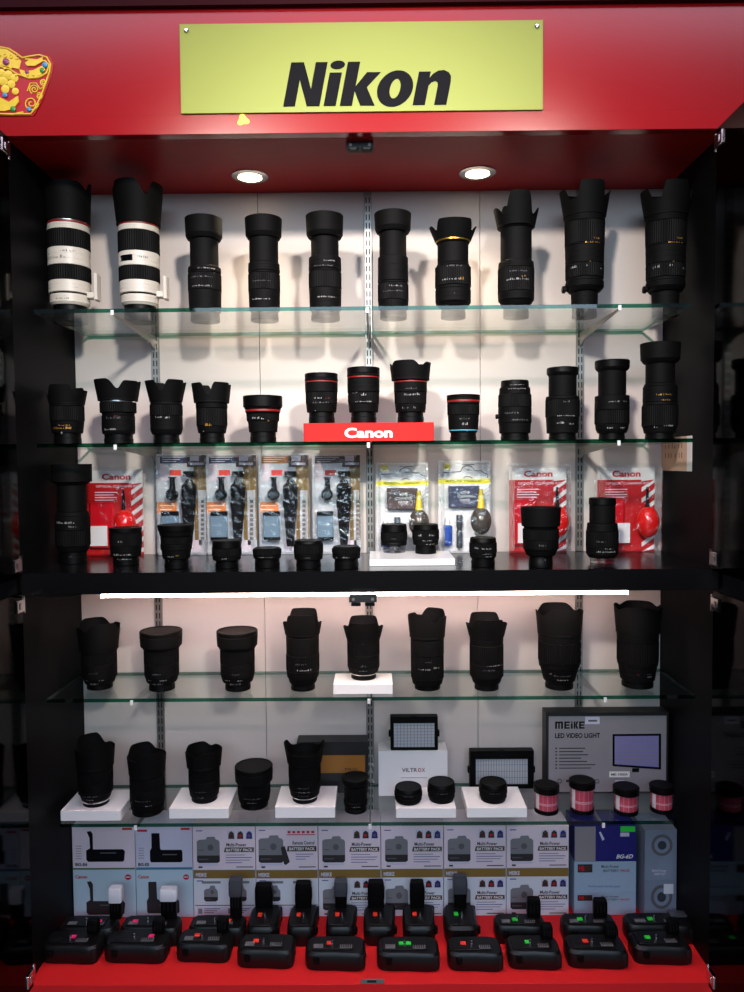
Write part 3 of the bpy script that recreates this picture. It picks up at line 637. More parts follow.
# ---- black board
lens(3,72.5,[(552,13,13,'m'),(546,14,16,'b'),(530,16.6,16.6,'z'),(516,16.8,16.4,'b'),(512,15.8,15.4,'b'),(485,13.9,13.9,'k'),(482,15,17.5,'b'),(464,19.2,19.5,'h')],'tall black lens with round hood standing on the black board beside a red cleaning kit',by=564.5,marks=[(522,'w',-6,70,3.4),(526,'w',22,26,2.6),(556,'w',12,14,2)])
lens(3,125.8,[(557,12.8,12.8,'m'),(546,14.5,15.6,'b'),(533,15.8,15.8,'z'),(531.5,15.6,15.6,'b'),(526,16,16,'c')],'compact black zoom lens in front of the red cleaning kit, white scale at its foot',by=566,marks=[(554,'w',0,70,2.4),(558.6,'w',10,60,2),(541,'w',0,16,2.4)])
lens(3,176.3,[(559,12,12,'m'),(550,13.4,14.6,'b'),(544,15.4,15.6,'b'),(536.5,15,15.4,'f'),(531,15.8,17,'b'),(523,17.8,18.2,'c')],'black wide-rimmed lens in front of the tripod kit nearest the red cleaning kit',by=569.5,marks=[(556,'w',-10,30,1.6),(560,'w',-22,5,3),(555,'g',20,16,1.4)])
lens(3,226.8,[(560.5,11.5,11.5,'m'),(556,13.8,14.4,'b'),(548,14.8,14.8,'f'),(538.5,14.4,14.2,'c')],'small black prime lens with ribbed ring, in front of the second tripod kit',by=569,marks=[(558,'w',0,18,2)])
lens(3,267.2,[(559,12.6,12.6,'m'),(554.5,13.6,14.2,'b'),(549.5,14.4,14.4,'f'),(546,13.6,13.2,'c')],'flattest pancake lens of the black board, thin pale line around it',by=568.5,marks=[(556.6,'w',0,60,1.0)])
lens(3,308.5,[(560,12.6,12.6,'m'),(554,14,14.6,'b'),(544,14.8,14.8,'f'),(538.5,14.2,13.8,'c')],'small black prime lens standing between two flatter pancake lenses on the black board',by=569.5,marks=[(557,'d',0,18,2)])
lens(3,346.3,[(559,12.2,12.2,'m'),(553,13.8,14.4,'b'),(548.5,14.5,14.5,'f'),(544.5,13.4,13.0,'c')],'black pancake lens with small white lettering, left of the white stand on the black board',by=569.5,marks=[(556.5,'w',0,24,2.4),(557,'w',-40,6,3)])
# stand on the board
def stand(x0p,x1p,yb_,yt_,z0,depth,label,grp=None):
    f = on_z((x0p+x1p)/2,yb_,z0); Yf = f.y; a = on_y(x0p,(yb_+yt_)/2,Yf); b = on_y(x1p,(yb_+yt_)/2,Yf); zt_ = on_y((x0p+x1p)/2,yt_,Yf).z
    m_ = MB(); m_.box((a.x,Yf,z0+.0003),(b.x,Yf+depth,zt_),'white_acrylic',.0008)
    tag(m_.build('display_stand',None,((a.x+b.x)/2,Yf+depth/2,z0)),label,'display stand',grp); return zt_
zs = stand(369.5,455,565.8,559,ZCT,.14,'wide low white stand on the black board carrying two small lenses')
lens(3,394,[(545.6,11.5,12,'t'),(541,12.6,13,'b'),(532,13.4,13.4,'f'),(523,13,12.6,'c')],'small black lens with a clear rear cap, on the wide white stand',by=553.5,zbase=zs,marks=[(538,'d',0,24,2),(543,'d',0,40,1)])
lens(3,425.7,[(545,10.6,10.6,'m'),(540,12.6,13,'b'),(530,13.5,13.5,'f'),(523,12.8,12.4,'c')],'small black lens with white scale marks on the wide white stand',by=554.5,zbase=zs,marks=[(534.6,'w',-28,14,3.4),(534.6,'w',24,26,3),(540,'w',4,40,1.4),(543.6,'w',20,44,1.4)])
lens(3,483,[(558,11.8,11.8,'m'),(553,13,13.4,'b'),(543,13.8,13.8,'f'),(536,13.2,12.8,'c')],'small black lens with white scale marks, standing on the board beside the white stand',by=567.5,marks=[(547.5,'w',-34,18,3),(548,'w',8,40,2.4),(553.4,'w',14,44,1.4),(556,'w',20,30,1.4)])
lens(3,540.7,[(556,12,12,'m'),(549,14,17,'b'),(540,17.6,17.6,'b'),(529,17.8,17.8,'f'),(526.5,16.6,17,'b'),(505.8,19,20,'h')],'stout black lens with a wide round hood in front of a red cleaning kit',by=568.5,marks=[(544.5,'d',-4,26,3),(559,'w',10,4,3)])
lens(3,602.2,[(558,11.8,12.2,'t'),(554.5,13.5,15,'b'),(547,15.6,15.8,'b'),(531,15.9,15.7,'z'),(523.5,15.4,14.6,'b'),(505,12.6,12.6,'k'),(497,13.2,13,'c')],'black zoom lens on a clear rear cap, nearest the paper note on the black board',by=564,marks=[(551,'w',0,70,2.4),(548,'w',10,30,1.6),(541,'d',-20,30,2)])
# ---- shelf under the tube light
def low(row,cx,secs,label,by,**k): return lens(row,cx,secs,label,by=by,**k)
low(4,99.5,[(684,12.6,12.6,'m'),(678,14.4,16.2,'b'),(664,17.2,17.2,'b'),(653,17.2,17.2,'f'),(650,17.4,17.4,'b')],'dark lens with an uneven petal hood beside the black side wall, under the tube light',691,hood=T(y0=650.5,yA=617.5,yB=625,yV=630,r0=18.6,r1=21.5,phi=-55),marks=[(678.6,'w',-28,10,1.2),(678.6,'w',26,16,1.2),(682,'d',0,30,3),(671,'d',0,30,2)])
CAPM = [(678.6,'w',-28,18,1.3),(678.6,'w',20,22,1.3),(682,'d',0,40,3),(672,'d',0,30,2)]
low(4,161.5,[(683,12.8,12.8,'m'),(676,15,17,'b'),(664,17.2,17.2,'b'),(650,17.3,17.3,'f'),(647,18,19,'b'),(636,20.4,21,'h'),(625.5,21,21,'c')],'dark flat-capped lens in front of the left lower shelf rail, under the tube light',692.5,marks=CAPM)
low(4,237.5,[(683,12.8,12.8,'m'),(676,15,17,'b'),(664,17.2,17.2,'b'),(650,17.3,17.3,'f'),(647,18,19,'b'),(636,20,20.6,'h'),(625.5,20.6,20.6,'c')],'dark flat-capped lens beside the tall petal-hooded one, under the tube light',692.5,marks=CAPM)
low(4,302.8,[(684,12.2,12.2,'m'),(678,13.5,15,'b'),(671,16,16.6,'b'),(655,16.8,16.8,'z'),(637,16.4,16.6,'b'),(634.5,16.6,17,'b')],'tall dark petal-hooded lens, left of the one on the small white stand',692.2,hood=T(y0=635,yA=608.6,yB=622,yV=626,r0=17.4,r1=21.5,wide=(.58,.86),small=(.84,.97)),marks=[(668,'w',6,40,2.4),(668,'w',30,12,3),(662,'d',0,40,2)])
zs4 = stand(333.2,392.6,694.2,684.6,G4[1],.085,'small white stand on the shelf under the tube light')
low(4,363.5,[(674.5,12.6,12.6,'m'),(673.4,13,13,'s'),(668,14.5,16,'b'),(655,16.3,16.3,'b'),(643,16.4,16.4,'f'),(639,16.4,16.8,'b')],'dark lens with a petal hood and silver base ring on the small white stand',681,zbase=zs4,hood=T(y0=639,yA=616,yB=626,yV=630,r0=17.2,r1=22,wide=(.58,.86),small=(.84,.97)),marks=[(664,'d',0,20,3),(669,'w',0,30,1),(641.6,'d',0,5,3)])
low(4,427.3,[(685,13,13,'m'),(679,15,16,'b'),(655,16.6,16.6,'z'),(640,16.8,16.8,'b'),(638,16.8,17,'b')],'dark lens whose hood shows a second higher petal behind, right of the small white stand',691.8,hood=T(y0=638,yA=608,yB=615,yV=622,r0=17.6,r1=20.0,phi=-122),marks=[(667.5,'w',-14,40,2),(666,'w',30,22,3),(660,'d',0,20,2)])
low(4,486.5,[(684,12.2,12.2,'m'),(677,13.8,16,'b'),(664,17,17,'b'),(645,17,17,'z'),(637,16.6,17,'b')],'dark broad-petalled lens under the tube light, in front of the higher video lamp',692,hood=T(y0=637,yA=612.5,yB=623,yV=627,r0=17.6,r1=22.5,wide=(.58,.86),small=(.84,.97)),marks=[(663.6,'w',20,50,2),(668,'d',0,40,2)])
low(4,559.2,[(682,14,14,'m'),(668,15.6,19,'b'),(662,20,20.6,'b'),(642,21,21,'f'),(634,20.8,21,'b')],'widest dark lens under the tube light, big petal hood, in front of the shelf rail',691.2,hood=T(y0=635,yA=603,yB=610,yV=615,r0=21.4,r1=23.8,wide=(.55,.92),small=(.86,.97)),marks=[(678,'w',0,36,1.4),(674,'d',0,60,1.6),(672,'d',-40,8,3)])
low(4,637.5,[(681,15.4,15.4,'m'),(666,16.8,18.8,'b'),(662,19.6,20,'b'),(642,20.2,20.2,'f'),(634,20,20.4,'b')],'dark lens with a red dot near its foot, broad cut-out hood, by the side wall',690,hood=T(y0=634,yA=601,yB=605,yV=610,r0=21,r1=23.4,phi=-110),marks=[(672,'r',-16,6,3.4),(675,'w',22,16,1.4),(672,'d',22,20,1.4)])
# ---- lowest glass shelf
ST5 = []
for x0,x1,yb_,yt_,l in ((60.5,120.5,821,811,'white stand at the dark end of the lowest shelf, under a petal-hooded lens'),(169,228.5,818.6,808.6,'white stand on the lowest shelf, second from the dark side wall'),(275,335,818,807.2,'white stand on the lowest shelf, left of the middle shelf rail'),(396,456,818,808.4,'white stand on the lowest shelf carrying two flat adapters'),(467,527,817.6,808,'white stand on the lowest shelf carrying one flat adapter')):
    ST5.append(stand(x0,x1,yb_,yt_,G5[1],.105,l,'white stands on the lowest shelf'))
low(5,95.8,[(802,12.8,12.8,'m'),(800.5,13.6,13.6,'s'),(794,14,16,'b'),(782,17,17,'b'),(772,17.2,17.2,'f'),(768,17.2,17.4,'b')],'dark lens on the white stand nearest the black side wall, lowest shelf',808,zbase=ST5[0],hood=T(y0=768,yA=733.5,yB=747,yV=752,r0=18,r1=20.2,phi=-50),marks=[(797,'w',0,30,1),(793,'d',0,50,2)])
low(5,147.5,[(810,15.4,15.4,'m'),(803,16.2,17.2,'b'),(790,17.4,17.4,'b'),(779,17.4,17.4,'f'),(775.5,17.2,17.4,'b')],'dark petal-hooded lens standing straight on the glass between the first two white stands',818,hood=T(y0=775.6,yA=742.6,yB=755,yV=759,r0=17.8,r1=20,phi=-52),marks=[(803,'w',20,20,1.4),(801,'w',-45,5,4),(798,'d',0,50,2)])
low(5,204.3,[(797,13,13,'m'),(790,14.4,15.4,'b'),(781,15.6,15.6,'b'),(771,15.6,15.6,'f'),(768,15.8,16,'b')],'dark petal-hooded lens on the second white stand of the lowest shelf',804.2,zbase=ST5[1],hood=T(y0=768,yA=742.4,yB=749.5,yV=755,r0=17,r1=18.8,phi=-50),marks=[(789,'d',0,40,2),(795,'w',0,26,1)])
low(5,254,[(803,14,14,'m'),(796,15.4,16.4,'b'),(785,16.6,16.6,'f'),(783,17,17.6,'b'),(773,18.8,19.2,'h'),(757.5,19.2,19.2,'c')],'dark lens with a flat capped hood standing on the lowest shelf between two white stands',811,marks=[(800,'w',0,30,1.2),(796,'d',0,60,2)])
low(5,304.8,[(798,12.6,12.6,'m'),(796.6,13.2,13.2,'s'),(790,14.6,15.6,'b'),(779,16.2,16.2,'b'),(767,16.4,16.4,'f'),(764,16.4,16.6,'b')],'dark flared-hood lens on the white stand left of the middle rail, lowest shelf',804.4,zbase=ST5[2],hood=T(y0=764,yA=744,yB=742,yV=750,r0=17.4,r1=20.8,wide=(.5,.8)),marks=[(789,'w',0,50,1.2),(785,'d',0,40,2),(793,'d',0,40,2)])
def knurl(r,Z,k,b):
    for a in (-60,-95,-130):
        m_ = MB(); A = math.radians(a); m_.box((9.5*k*math.cos(A)-.0025,9.5*k*math.sin(A)-.0025,Z(782)-b[2]-.001),(9.5*k*math.cos(A)+.0025,9.5*k*math.sin(A)+.0025,Z(780)-b[2]+.0012),'cap_black',.0008); m_.build('lug',r)
low(5,355.5,[(807,11.2,11.2,'m'),(802,11.8,12.4,'b'),(788,11.6,12,'b'),(784,12,13.6,'b'),(770.5,13.8,13.8,'c')],'small unlit black lens standing on the glass by the middle shelf rail, lowest shelf',815,marks=[(805,'w',4,40,1)],extra=knurl)
def adapter(cx,hw,by,top,zb_,label):
    h = by-top-11
    lens(5,cx,[(by-h*.30,hw*.88,hw*.90,'m'),(by-h*.55,hw*.96,hw*.97,'b'),(by-h*.85,hw,hw,'f'),(top,hw*.98,hw*.94,'c')],label,by=by,zbase=zb_,marks=[(by-7-h*.35,'d',0,40,1.6)])
adapter(408.3,14.2,806,780.5,ST5[3],'flat round black adapter on the two-adapter white stand, nearer the middle rail')
adapter(441.3,14.2,804.5,775.5,ST5[3],'round black adapter on the two-adapter white stand, taller than its flat neighbour')
adapter(493,14.3,804.5,775.5,ST5[4],'round black adapter alone on its white stand, in front of the standing video lamp')
def can(cx,hw,by,top,label):
    z0 = G5[1]; p = on_z(cx,by,z0); Yc = p.y+hw/ppm(p.y); k = 1/ppm(Yc); x = on_y(cx,(by+top)/2,Yc).x; Z = lambda y: on_y(cx,y,Yc).z-z0
    Z = lambda y,q=-.9: on_y(cx,y,Yc+q*hw*k).z-z0
    yb2 = by; r = thing('lens_canister',label,'canister',(x,Yc,z0+.0003),'pink banded canisters'); R = hw*k
    m_ = MB(); m_.lathe([(R*.86,0),(R*.93,.001),(R*.93,Z(yb2-5)-.001),(R*.9,Z(yb2-5))],'cap_black',40); m_.build('base',r)
    z1,z2 = Z(yb2-5),Z(top+14)
    m_ = MB(); m_.lathe([(R*.86,z1),(R*.86,z2)],'pink_can',40); m_.build('band',r)
    m_ = MB()
    for q in (.33,.40): m_.lathe([(R*.864,z1+(z2-z1)*q),(R*.864,z1+(z2-z1)*(q+.03))],'pink_can_pale',40)
    for a in range(0,360,24): A = math.radians(a); m_.add([(R*.868*math.cos(A+d),R*.868*math.sin(A+d),zz) for d,zz in ((0,z1),(.02,z1),(.02,z2),(0,z2))],[(0,1,2,3)],'pink_can_pale')
    A0 = math.radians(-165); V = []
    for zz in (z1+.001,z2-.001):
        for i in range(4): A = A0+i*.14; V.append((R*.875*math.cos(A),R*.875*math.sin(A),zz))
    m_.add(V,[(i,i+1,i+5,i+4) for i in range(3)],'white_card'); m_.build('printed_lines',r)
    m_ = MB(); m_.lathe([(R*.95,z1),(R*.95,z2)],'clear_plastic',40); m_.build('clear_sleeve',r)
    z3 = Z(top+7.5); z4 = max(Z(top,.9),z3+.002)
    m_ = MB(); m_.lathe([(R*.93,z2),(R,z2+.001),(R,z3),(R*.93,z3+.0008),(R*.90,z4-.001),(R*.86,z4),(.0005,z4)],'cap_black',40); m_.build('lid',r)
can(546.3,13,817,782,'pink banded black canister nearest the white stands, white flash on its side')
can(582,13,816.6,777.5,'tallest pink banded canister, second from the white stands')
can(626,13,818,784,'pink banded canister below the white model sticker on the grey carton')
can(661.5,12,816,782,'pink banded canister in the dark corner of the lowest shelf')
# ------------------------------------------------------------------ hanging kits on the black board
def pack_root(name,label,cat,x0,x1,Y,grp):
    a = on_y(x0,550,Y); b = on_y(x1,550,Y); return thing(name,label,cat,((a.x+b.x)/2,Y,ZCT+.0003),grp), a.x, b.x
def shell(r,org,xa,xb,z0,z1,Y,d):      # thin clear vacuum-formed cover with a raised middle
    m_ = MB(); i = .004; j = .010
    V = [(xa,Y-.0012,z0),(xb,Y-.0012,z0),(xb,Y-.0012,z1),(xa,Y-.0012,z1),(xa+i,Y-.0012,z0+i),(xb-i,Y-.0012,z0+i),(xb-i,Y-.0012,z1-i),(xa+i,Y-.0012,z1-i),(xa+j,Y-d,z0+j),(xb-j,Y-d,z0+j),(xb-j,Y-d,z1-j),(xa+j,Y-d,z1-j)]
    F = [(8,9,10,11)]
    for q in range(4): w = (q+1)%4; F += [(q,w,4+w,4+q),(4+q,4+w,8+w,8+q)]
    m_.add(V,F,'clear_plastic'); o = m_.build('clear_cover',r,org); o['label'] = 'clear plastic cover'
def red_kit(x0,ytop,label,bo,co,w=57,mg=4):
    Y = -.028; r,xa,xb = pack_root('cleaning_kit',label,'cleaning kit',x0,x0+w,Y,'red cleaning kits'); org = r.location
    Q = lambda px,py,y=Y: on_y(px,py,y); zt_ = Q(x0,ytop).z; zh_ = Q(x0,ytop+14).z; zb = ZCT+.0005
    m_ = MB(); m_.box((xa,Y,zb),(xb,Y+.0015,zt_),'white_card'); m_.quadf(xa,zb,xb,zh_,Y-.0003,'canon_red')
    for i in range(-1,7):      # slanted white bars at the edge of the card
        a = on_y(x0+w*.78,ytop+26+i*11,Y); h = .0105; W_ = xb-a.x
        za,zc = a.z,a.z+W_*.75
        pts = [(a.x,za),(xb,zc),(xb,zc+h),(a.x,za+h)]
        pts = [(x,min(max(z,zb),zh_)) for x,z in pts]
        if pts[2][1]-pts[1][1] > .002 or pts[3][1]-pts[0][1] > .002: m_.polyf(pts,Y-.0006,'white_card')
    m_.build('card',r,org)
    m_ = MB(); a = Q(x0+15,ytop+11); b = Q(x0+43.5,ytop+4.4); m_.text('Canon',a.x,a.z,b.x-a.x,b.z-a.z,Y-.0008,'ink_red',.035)
    a = Q(x0+9,ytop+18.6); b = Q(x0+52,ytop+16); m_.text('OPTICAL CLEANING KIT',a.x,a.z,b.x-a.x,b.z-a.z,Y-.0008,'card_pink',.01)
    for i in range(4): a = Q(x0+8,ytop+23+i*2.6); b = Q(x0+8+22-3*(i%2),ytop+23.7+i*2.6); m_.quadf(a.x,b.z,b.x,a.z,Y-.0008,'card_pink')
    m_.build('lettering',r,org)
    m_ = MB(); a = Q(x0+4,ytop+79,Y-.006); b = Q(x0+27,ytop+33,Y-.006); m_.box((a.x,Y-.012,max(a.z,zb+.003)),(b.x,Y-.002,b.z),'bag_red',.003); m_.build('cloth_pouch',r,org)
    m_ = MB(); a = Q(x0+co,ytop+77,Y-.014); b = Q(x0+co+17,ytop+57,Y-.014); m_.box((a.x,Y-.0145,max(a.z,zb+.003)),(b.x,Y-.0125,b.z),'white_card'); m_.build('tissue_booklet',r,org)
    bx = Q(x0+bo,ytop+56,Y-.026); rad = 11/ppm(Y-.026)
    m_ = MB(); m_.ball((bx.x,Y-.026,bx.z),rad,'bulb_red',28,1,.95,1.45); nz = Q(x0+bo-1,ytop+40,Y-.026).z; n1 = Q(x0+bo-2,ytop+21,Y-.026).z
    m_.build('blower_bulb',r,org)
    m_ = MB(); m_.lathe([(.0075,nz-.006),(.0055,nz),(.004,nz+.004),(.0024,n1)],'cap_black',16,(bx.x-.002,Y-.026,0)); m_.build('blower_nozzle',r,org)
    shell(r,org,xa-mg*.0018,xb+mg*.0018,zb,zt_+.006,Y,.056)
red_kit(87,469,'red cleaning kit behind the tall lens, nearest the dark side wall',38,3)
red_kit(509,466,'red cleaning kit behind the stout wide-hooded lens',49,9)
red_kit(597,466,'red cleaning kit with its round red blower in full view, next to the paper note',51,16)
def tripod_kit(x0,label,w=49.5,yt=454.5,orange=True,tone='header_navy'):
    Y = -.026; r,xa,xb = pack_root('tripod_kit',label,'tripod kit',x0,x0+w,Y,'packed mini tripods'); org = r.location
    Q = lambda px,py,y=Y: on_y(x0+px,py,y); zb = ZCT+.0005; zt_ = Q(0,yt).z
    m_ = MB(); m_.box((xa,Y,zb),(xb,Y+.0015,zt_),'card_foil')
    def rect(x_0,y_0,x_1,y_1,mt,dy=.0004): a = Q(x_0,y_1); b = Q(x_1,y_0); m_.quadf(a.x,a.z,b.x,b.z,Y-dy,mt)
    rect(2,455.5,29,463.5,tone); rect(29,455,w-1,467,'header_brown'); rect(2,464,10,481,'card_pink'); rect(37,466,w-1,540,'card_brown'); rect(41,490,w-2,545,'card_foil',.0006)
    rect(32,455.5,41,461,'card_lilac',.0008); rect(32,462.5,46,465,'card_lilac',.0008)
    rect(12,470,23,475.5,'sticker_red',.0008)
    if orange: rect(1,502,19,513,'orange',.0008); rect(2,505,17,506,'white_card',.001); rect(2,509,14,510,'white_card',.001)
    for i in range(9): rect(43,500+i*4.6,46,503+i*4.6,'ink_mid',.001)
    for i in range(3): rect(4,457+i*2.1,26-4*i,457.8+i*2.1,'card_lilac',.001)
    rect(26,540,44,551,'card_pink',.0006)
    m_.build('card',r,org)
    P = lambda px,py,y: on_y(x0+px,py,y)
    yy = Y-.018; k = 1/ppm(yy)
    m_ = MB(); c_ = P(14,494.5,yy)
    m_.lathe([(5.9*k,yy-.008),(6.4*k,yy-.005),(6.4*k,yy+.004),(5.5*k,yy+.006)],'tripod_black',28,(c_.x,0,c_.z),axis='y',rib=.08)
    p0 = P(14.5,489,yy); p1 = P(14.5,477,yy); m_.lathe([(3.2*k,p0.z),(2.6*k,(p0.z+p1.z)/2),(2.9*k,p1.z-.003),(4.2*k,p1.z-.002),(4.2*k,p1.z)],'tripod_black',18,(p0.x,yy,0)); m_.build('ball_mount',r,org)
    m_ = MB(); a = P(4,537,yy); b = P(20.5,511,yy); t = .0032
    m_.box((a.x,yy-.006,b.z-.010),(b.x,yy+.006,b.z),'tripod_black',.0015); m_.box((a.x,yy-.004,a.z),(a.x+t,yy+.004,b.z-.0102),'clamp_blue',.001); m_.box((b.x-t,yy-.004,a.z),(b.x,yy+.004,b.z-.0102),'clamp_blue',.001)
    m_.box((a.x+t,yy-.002,a.z),(b.x-t,yy+.002,b.z-.0102),'clamp_blue'); m_.box((a.x,yy-.006,a.z-.008),(b.x,yy+.006,a.z-.0002),'tripod_black',.0015); m_.build('phone_clamp',r,org)
    m_ = MB(); h0 = P(31,477,yy); h1 = P(31,471,yy)
    m_.lathe([(5.5*k,h0.z),(6.2*k,h0.z+.001),(6.2*k,h1.z-.001),(5.5*k,h1.z)],'tripod_black',24,(h0.x,yy,0),rib=.05)
    b0 = P(31,483,yy); m_.ball((b0.x,yy,b0.z),4.6*k,'tripod_black',16); b1 = P(31,500,yy); m_.lathe([(6.2*k,b1.z),(8.0*k,(b0.z+b1.z)/2-.008),(7.6*k,b0.z-.006),(5*k,b0.z)],'tripod_black',24,(b0.x,yy,0))
    m_.build('tripod_head',r,org)
    for s_,dy in ((-1,-.004),(1,-.004),(0,.006)):
        m_ = MB(); L = []; R_l = []
        for q in range(9):
            p = P(31+s_*(4.4-q*.32),499+q*5.9,yy); L.append((p.x,yy+dy,p.z)); R_l.append((3.6-q*.24)*k*(1.12 if q%2 else .92))
        m_.tube(L,R_l,'tripod_black',10); m_.build('tripod_leg',r,org)
    shell(r,org,xa,xb,zb,zt_+.003,Y,.040)
tripod_kit(158,'packed mini tripod beside the red cleaning kit, its clamp half hidden by the wide-rimmed lens')
tripod_kit(207,'packed mini tripod second from the red cleaning kit, orange band in clear view',50)
tripod_kit(259.5,'packed mini tripod behind the flattest pancake lens, orange band on it',50,453.5,tone='card_gold')
tripod_kit(313,'packed mini tripod without an orange band, next to the yellow-banded kits',48,453.5,False,'header_brown')
def yellow_kit(x0,yt,label,yb_,w=52):
    Y = -.026; r,xa,xb = pack_root('lens_cleaning_kit',label,'cleaning kit',x0,x0+w,Y,'yellow banded cleaning kits'); org = r.location
    zb = ZCT+.0005; Q = lambda px,py,y=Y: on_y(x0+px,yt+py,y); zt_ = Q(0,0).z
    m_ = MB(); m_.box((xa,Y,zb),(xb,Y+.0015,zt_),'white_card')
    def rect(x_0,y_0,x_1,y_1,mt,dy=.0004): a = Q(x_0,y_1); b = Q(x_1,y_0); m_.quadf(a.x,a.z,b.x,b.z,Y-dy,mt)
    rect(0,17.5,w,23,'band_yellow'); rect(4,1.5,11.5,9,'band_yellow'); rect(23,3,36,4,'ink_mid')
    for i in range(9): 
        a = Q(36+i*1.2,66-i*4.5); m_.polyf([(a.x,a.z),(a.x+.016,a.z+.012),(a.x+.016,a.z+.0135),(a.x,a.z+.0015)],Y-.0004,'ink_grey')
    m_.build('card',r,org)
    m_ = MB()
    out = [(4,17),(4.5,11.5),(16,11),(22,10.5),(24,6.5),(27,4.8),(31,4.8),(34,6.5),(36,9.5),(43,9.8),(45,12),(49.5,13.5),(49,16.5)]
    m_.tube([(Q(x,y).x,Y-.0008,Q(x,y).z) for x,y in out],.0009,'ink_dark',5); m_.tube([(Q(x,y).x,Y-.0008,Q(x,y).z) for x,y in ((25,17.3),(27,15.6),(31,15.4),(34,17.3))],.0007,'ink_dark',5)
    for t,x_,y_,w_,h_ in (('Nikon',5,7.6,5.4,2.0),('Nikon',28,9.8,5,1.7),('PROFESSIONAL CLEANING KIT',7,21.4,36,2.2)):
        a = Q(x_,y_); m_.text(t,a.x,a.z,w_/ppm(Y),h_/ppm(Y),Y-.0009,'ink_dark',.02)
    m_.build('lettering',r,org)
    m_ = MB(); a = Q(10.5,46,Y-.02); b = Q(41,25,Y-.02); m_.box((a.x,Y-.020,a.z),(b.x,Y-.004,b.z),'header_navy' if yb_ else 'header_brown',.001)
    for i,t in enumerate(('LENS','CLEANING','PAPER')):
        ww = (8,16,10)[i]; p = Q(27-ww/2,32.6+i*4.0,Y-.0204); m_.text(t,p.x,p.z,ww/ppm(Y-.02),2.7/ppm(Y-.02),Y-.0204,'white_card',.01)
    p = Q(23,43.5,Y-.0204); q = Q(36,39.6,Y-.0204); m_.tube([(p.x+(q.x-p.x)*t/11,Y-.0206,(p.z+q.z)/2+(q.z-p.z)*.5*math.sin(t*2.4)) for t in range(12)],.0005,'white_card',5)
    m_.build('paper_box',r,org)
    yy = Y-.028; k = 1/ppm(yy); c_ = Q(42.5,60,yy); n0 = Q(42.5,47.5,yy).z; n1 = Q(42.5,28,yy).z
    m_ = MB(); m_.ball((c_.x,yy,c_.z),10.6*k,'bulb_grey',28,1,1,1.32); m_.build('blower_bulb',r,org)
    m_ = MB(); m_.lathe([(4.2*k,n0-.003),(3.8*k,n0),(1.9*k,n1),(1.7*k,n1)],'nozzle_yellow',18,(c_.x,yy,0)); m_.build('blower_nozzle',r,org)
    yy = Y-.012; k = 1/ppm(yy); a = Q(21,87,yy); b = Q(21,54,yy); L = b.z-a.z
    m_ = MB(); m_.lathe([(2.8*k,a.z),(3.2*k,a.z+L*.05),(3.1*k,a.z+L*.5),(2.4*k,a.z+L*.55),(3.3*k,a.z+L*.68),(3.3*k,a.z+L*.97),(2.8*k,b.z)],'plastic_smoke',18,(a.x,yy,0)); m_.build('lens_pen',r,org)
    a = Q(9,84,yy); b = Q(9,64,yy); z0 = max(a.z,zb+.004)
    m_ = MB(); m_.lathe([(4.2*k,z0),(4.7*k,z0+.002),(4.7*k,b.z-.003),(3.4*k,b.z)],'bottle_blue',22,(a.x,yy,0)); m_.lathe([(2.6*k,b.z+.0002),(2.2*k,b.z+.006),(1.2*k,b.z+.018)],'white_acrylic',16,(a.x,yy,0)); m_.build('spray_bottle',r,org)
    shell(r,org,xa,xb,zb,zt_+.002,Y,.048)
yellow_kit(376.5,463,'yellow-banded cleaning kit behind the wide white stand',0)
yellow_kit(438.5,461,'yellow-banded cleaning kit with a blue bottle and black pen in view',1)
# paper note on the side wall
xw = XR-.0006; P0 = lambda y,px: on_y(px,y,-.1)
def on_x(px,py,X): d = ray(px,py); return CAM+d*((X-CAM.x)/d.x)
a = on_x(662,470.5,xw); b = on_x(687,471,xw); c = on_x(692,471,xw); zt0 = on_x(687,436,xw).z
m_ = MB(); m_.box((xw-.0006,b.y,a.z),(xw,a.y,zt0),'paper_tan'); m_.box((xw-.0006,c.y,a.z),(xw,b.y,zt0),'paper_white')
rs = random.Random(3)
for row,n in ((.66,6),(.38,6)):
    y = a.y-.02
    for i in range(n):
        h = .009*rs.uniform(.7,1.5); z = a.z+(zt0-a.z)*row
        m_.box((xw-.0009,y-.0035,z),(xw-.0007,y,z+h),'ink_rust'); y -= .018*rs.uniform(.7,1.4)
m_.box((xw-.0009,b.y+.012,a.z+(zt0-a.z)*.86),(xw-.0007,a.y-.01,a.z+(zt0-a.z)*.91),'ink_rust')
tag(m_.build('paper_note',None,(xw,(a.y+c.y)/2,a.z)),'tan paper note with handwriting stuck on the black side wall at the second shelf','note')
# ------------------------------------------------------------------ back of the lowest glass shelf
def front_box(name,label,cat,x0,x1,ybase,ytop,z0,depth,sides,grp=None,front=None,Y=None):
    if Y is None: Y = on_z((x0+x1)/2,ybase,z0).y
    a = on_y(x0,(ybase+ytop)/2,Y); b = on_y(x1,(ybase+ytop)/2,Y); zt_ = on_y((x0+x1)/2,ytop,Y).z
    org = Vector(((a.x+b.x)/2,Y+depth/2,z0+.0003)); m_ = MB(); m_.box((a.x,Y,z0+.0003),(b.x,Y+depth,zt_),sides,.0006)
    if front: m_.quadf(a.x+.0006,z0+.0009,b.x-.0006,zt_-.0006,Y-.0002,front)
    o = tag(m_.build(name,None,org),label,cat,grp); return o,org,Y,a.x,b.x,z0+.0003,zt_
o,org,Y,xa,xb,z0,zt_ = front_box('carton','dark carton with a gold-brown front panel behind the open-hooded lens','box',297,368,793,742,G5[1],.045,'card_black')
m_ = MB(); p = on_y(316,773,Y); q = on_y(365,755,Y); m_.quadf(p.x,p.z,q.x,q.z,Y-.0005,'card_gold'); p = on_y(345,770.5,Y); m_.text('PRO',p.x,p.z,.028,.006,Y-.0008,'ink_brown')
m_.build('printed_panel',o,org)
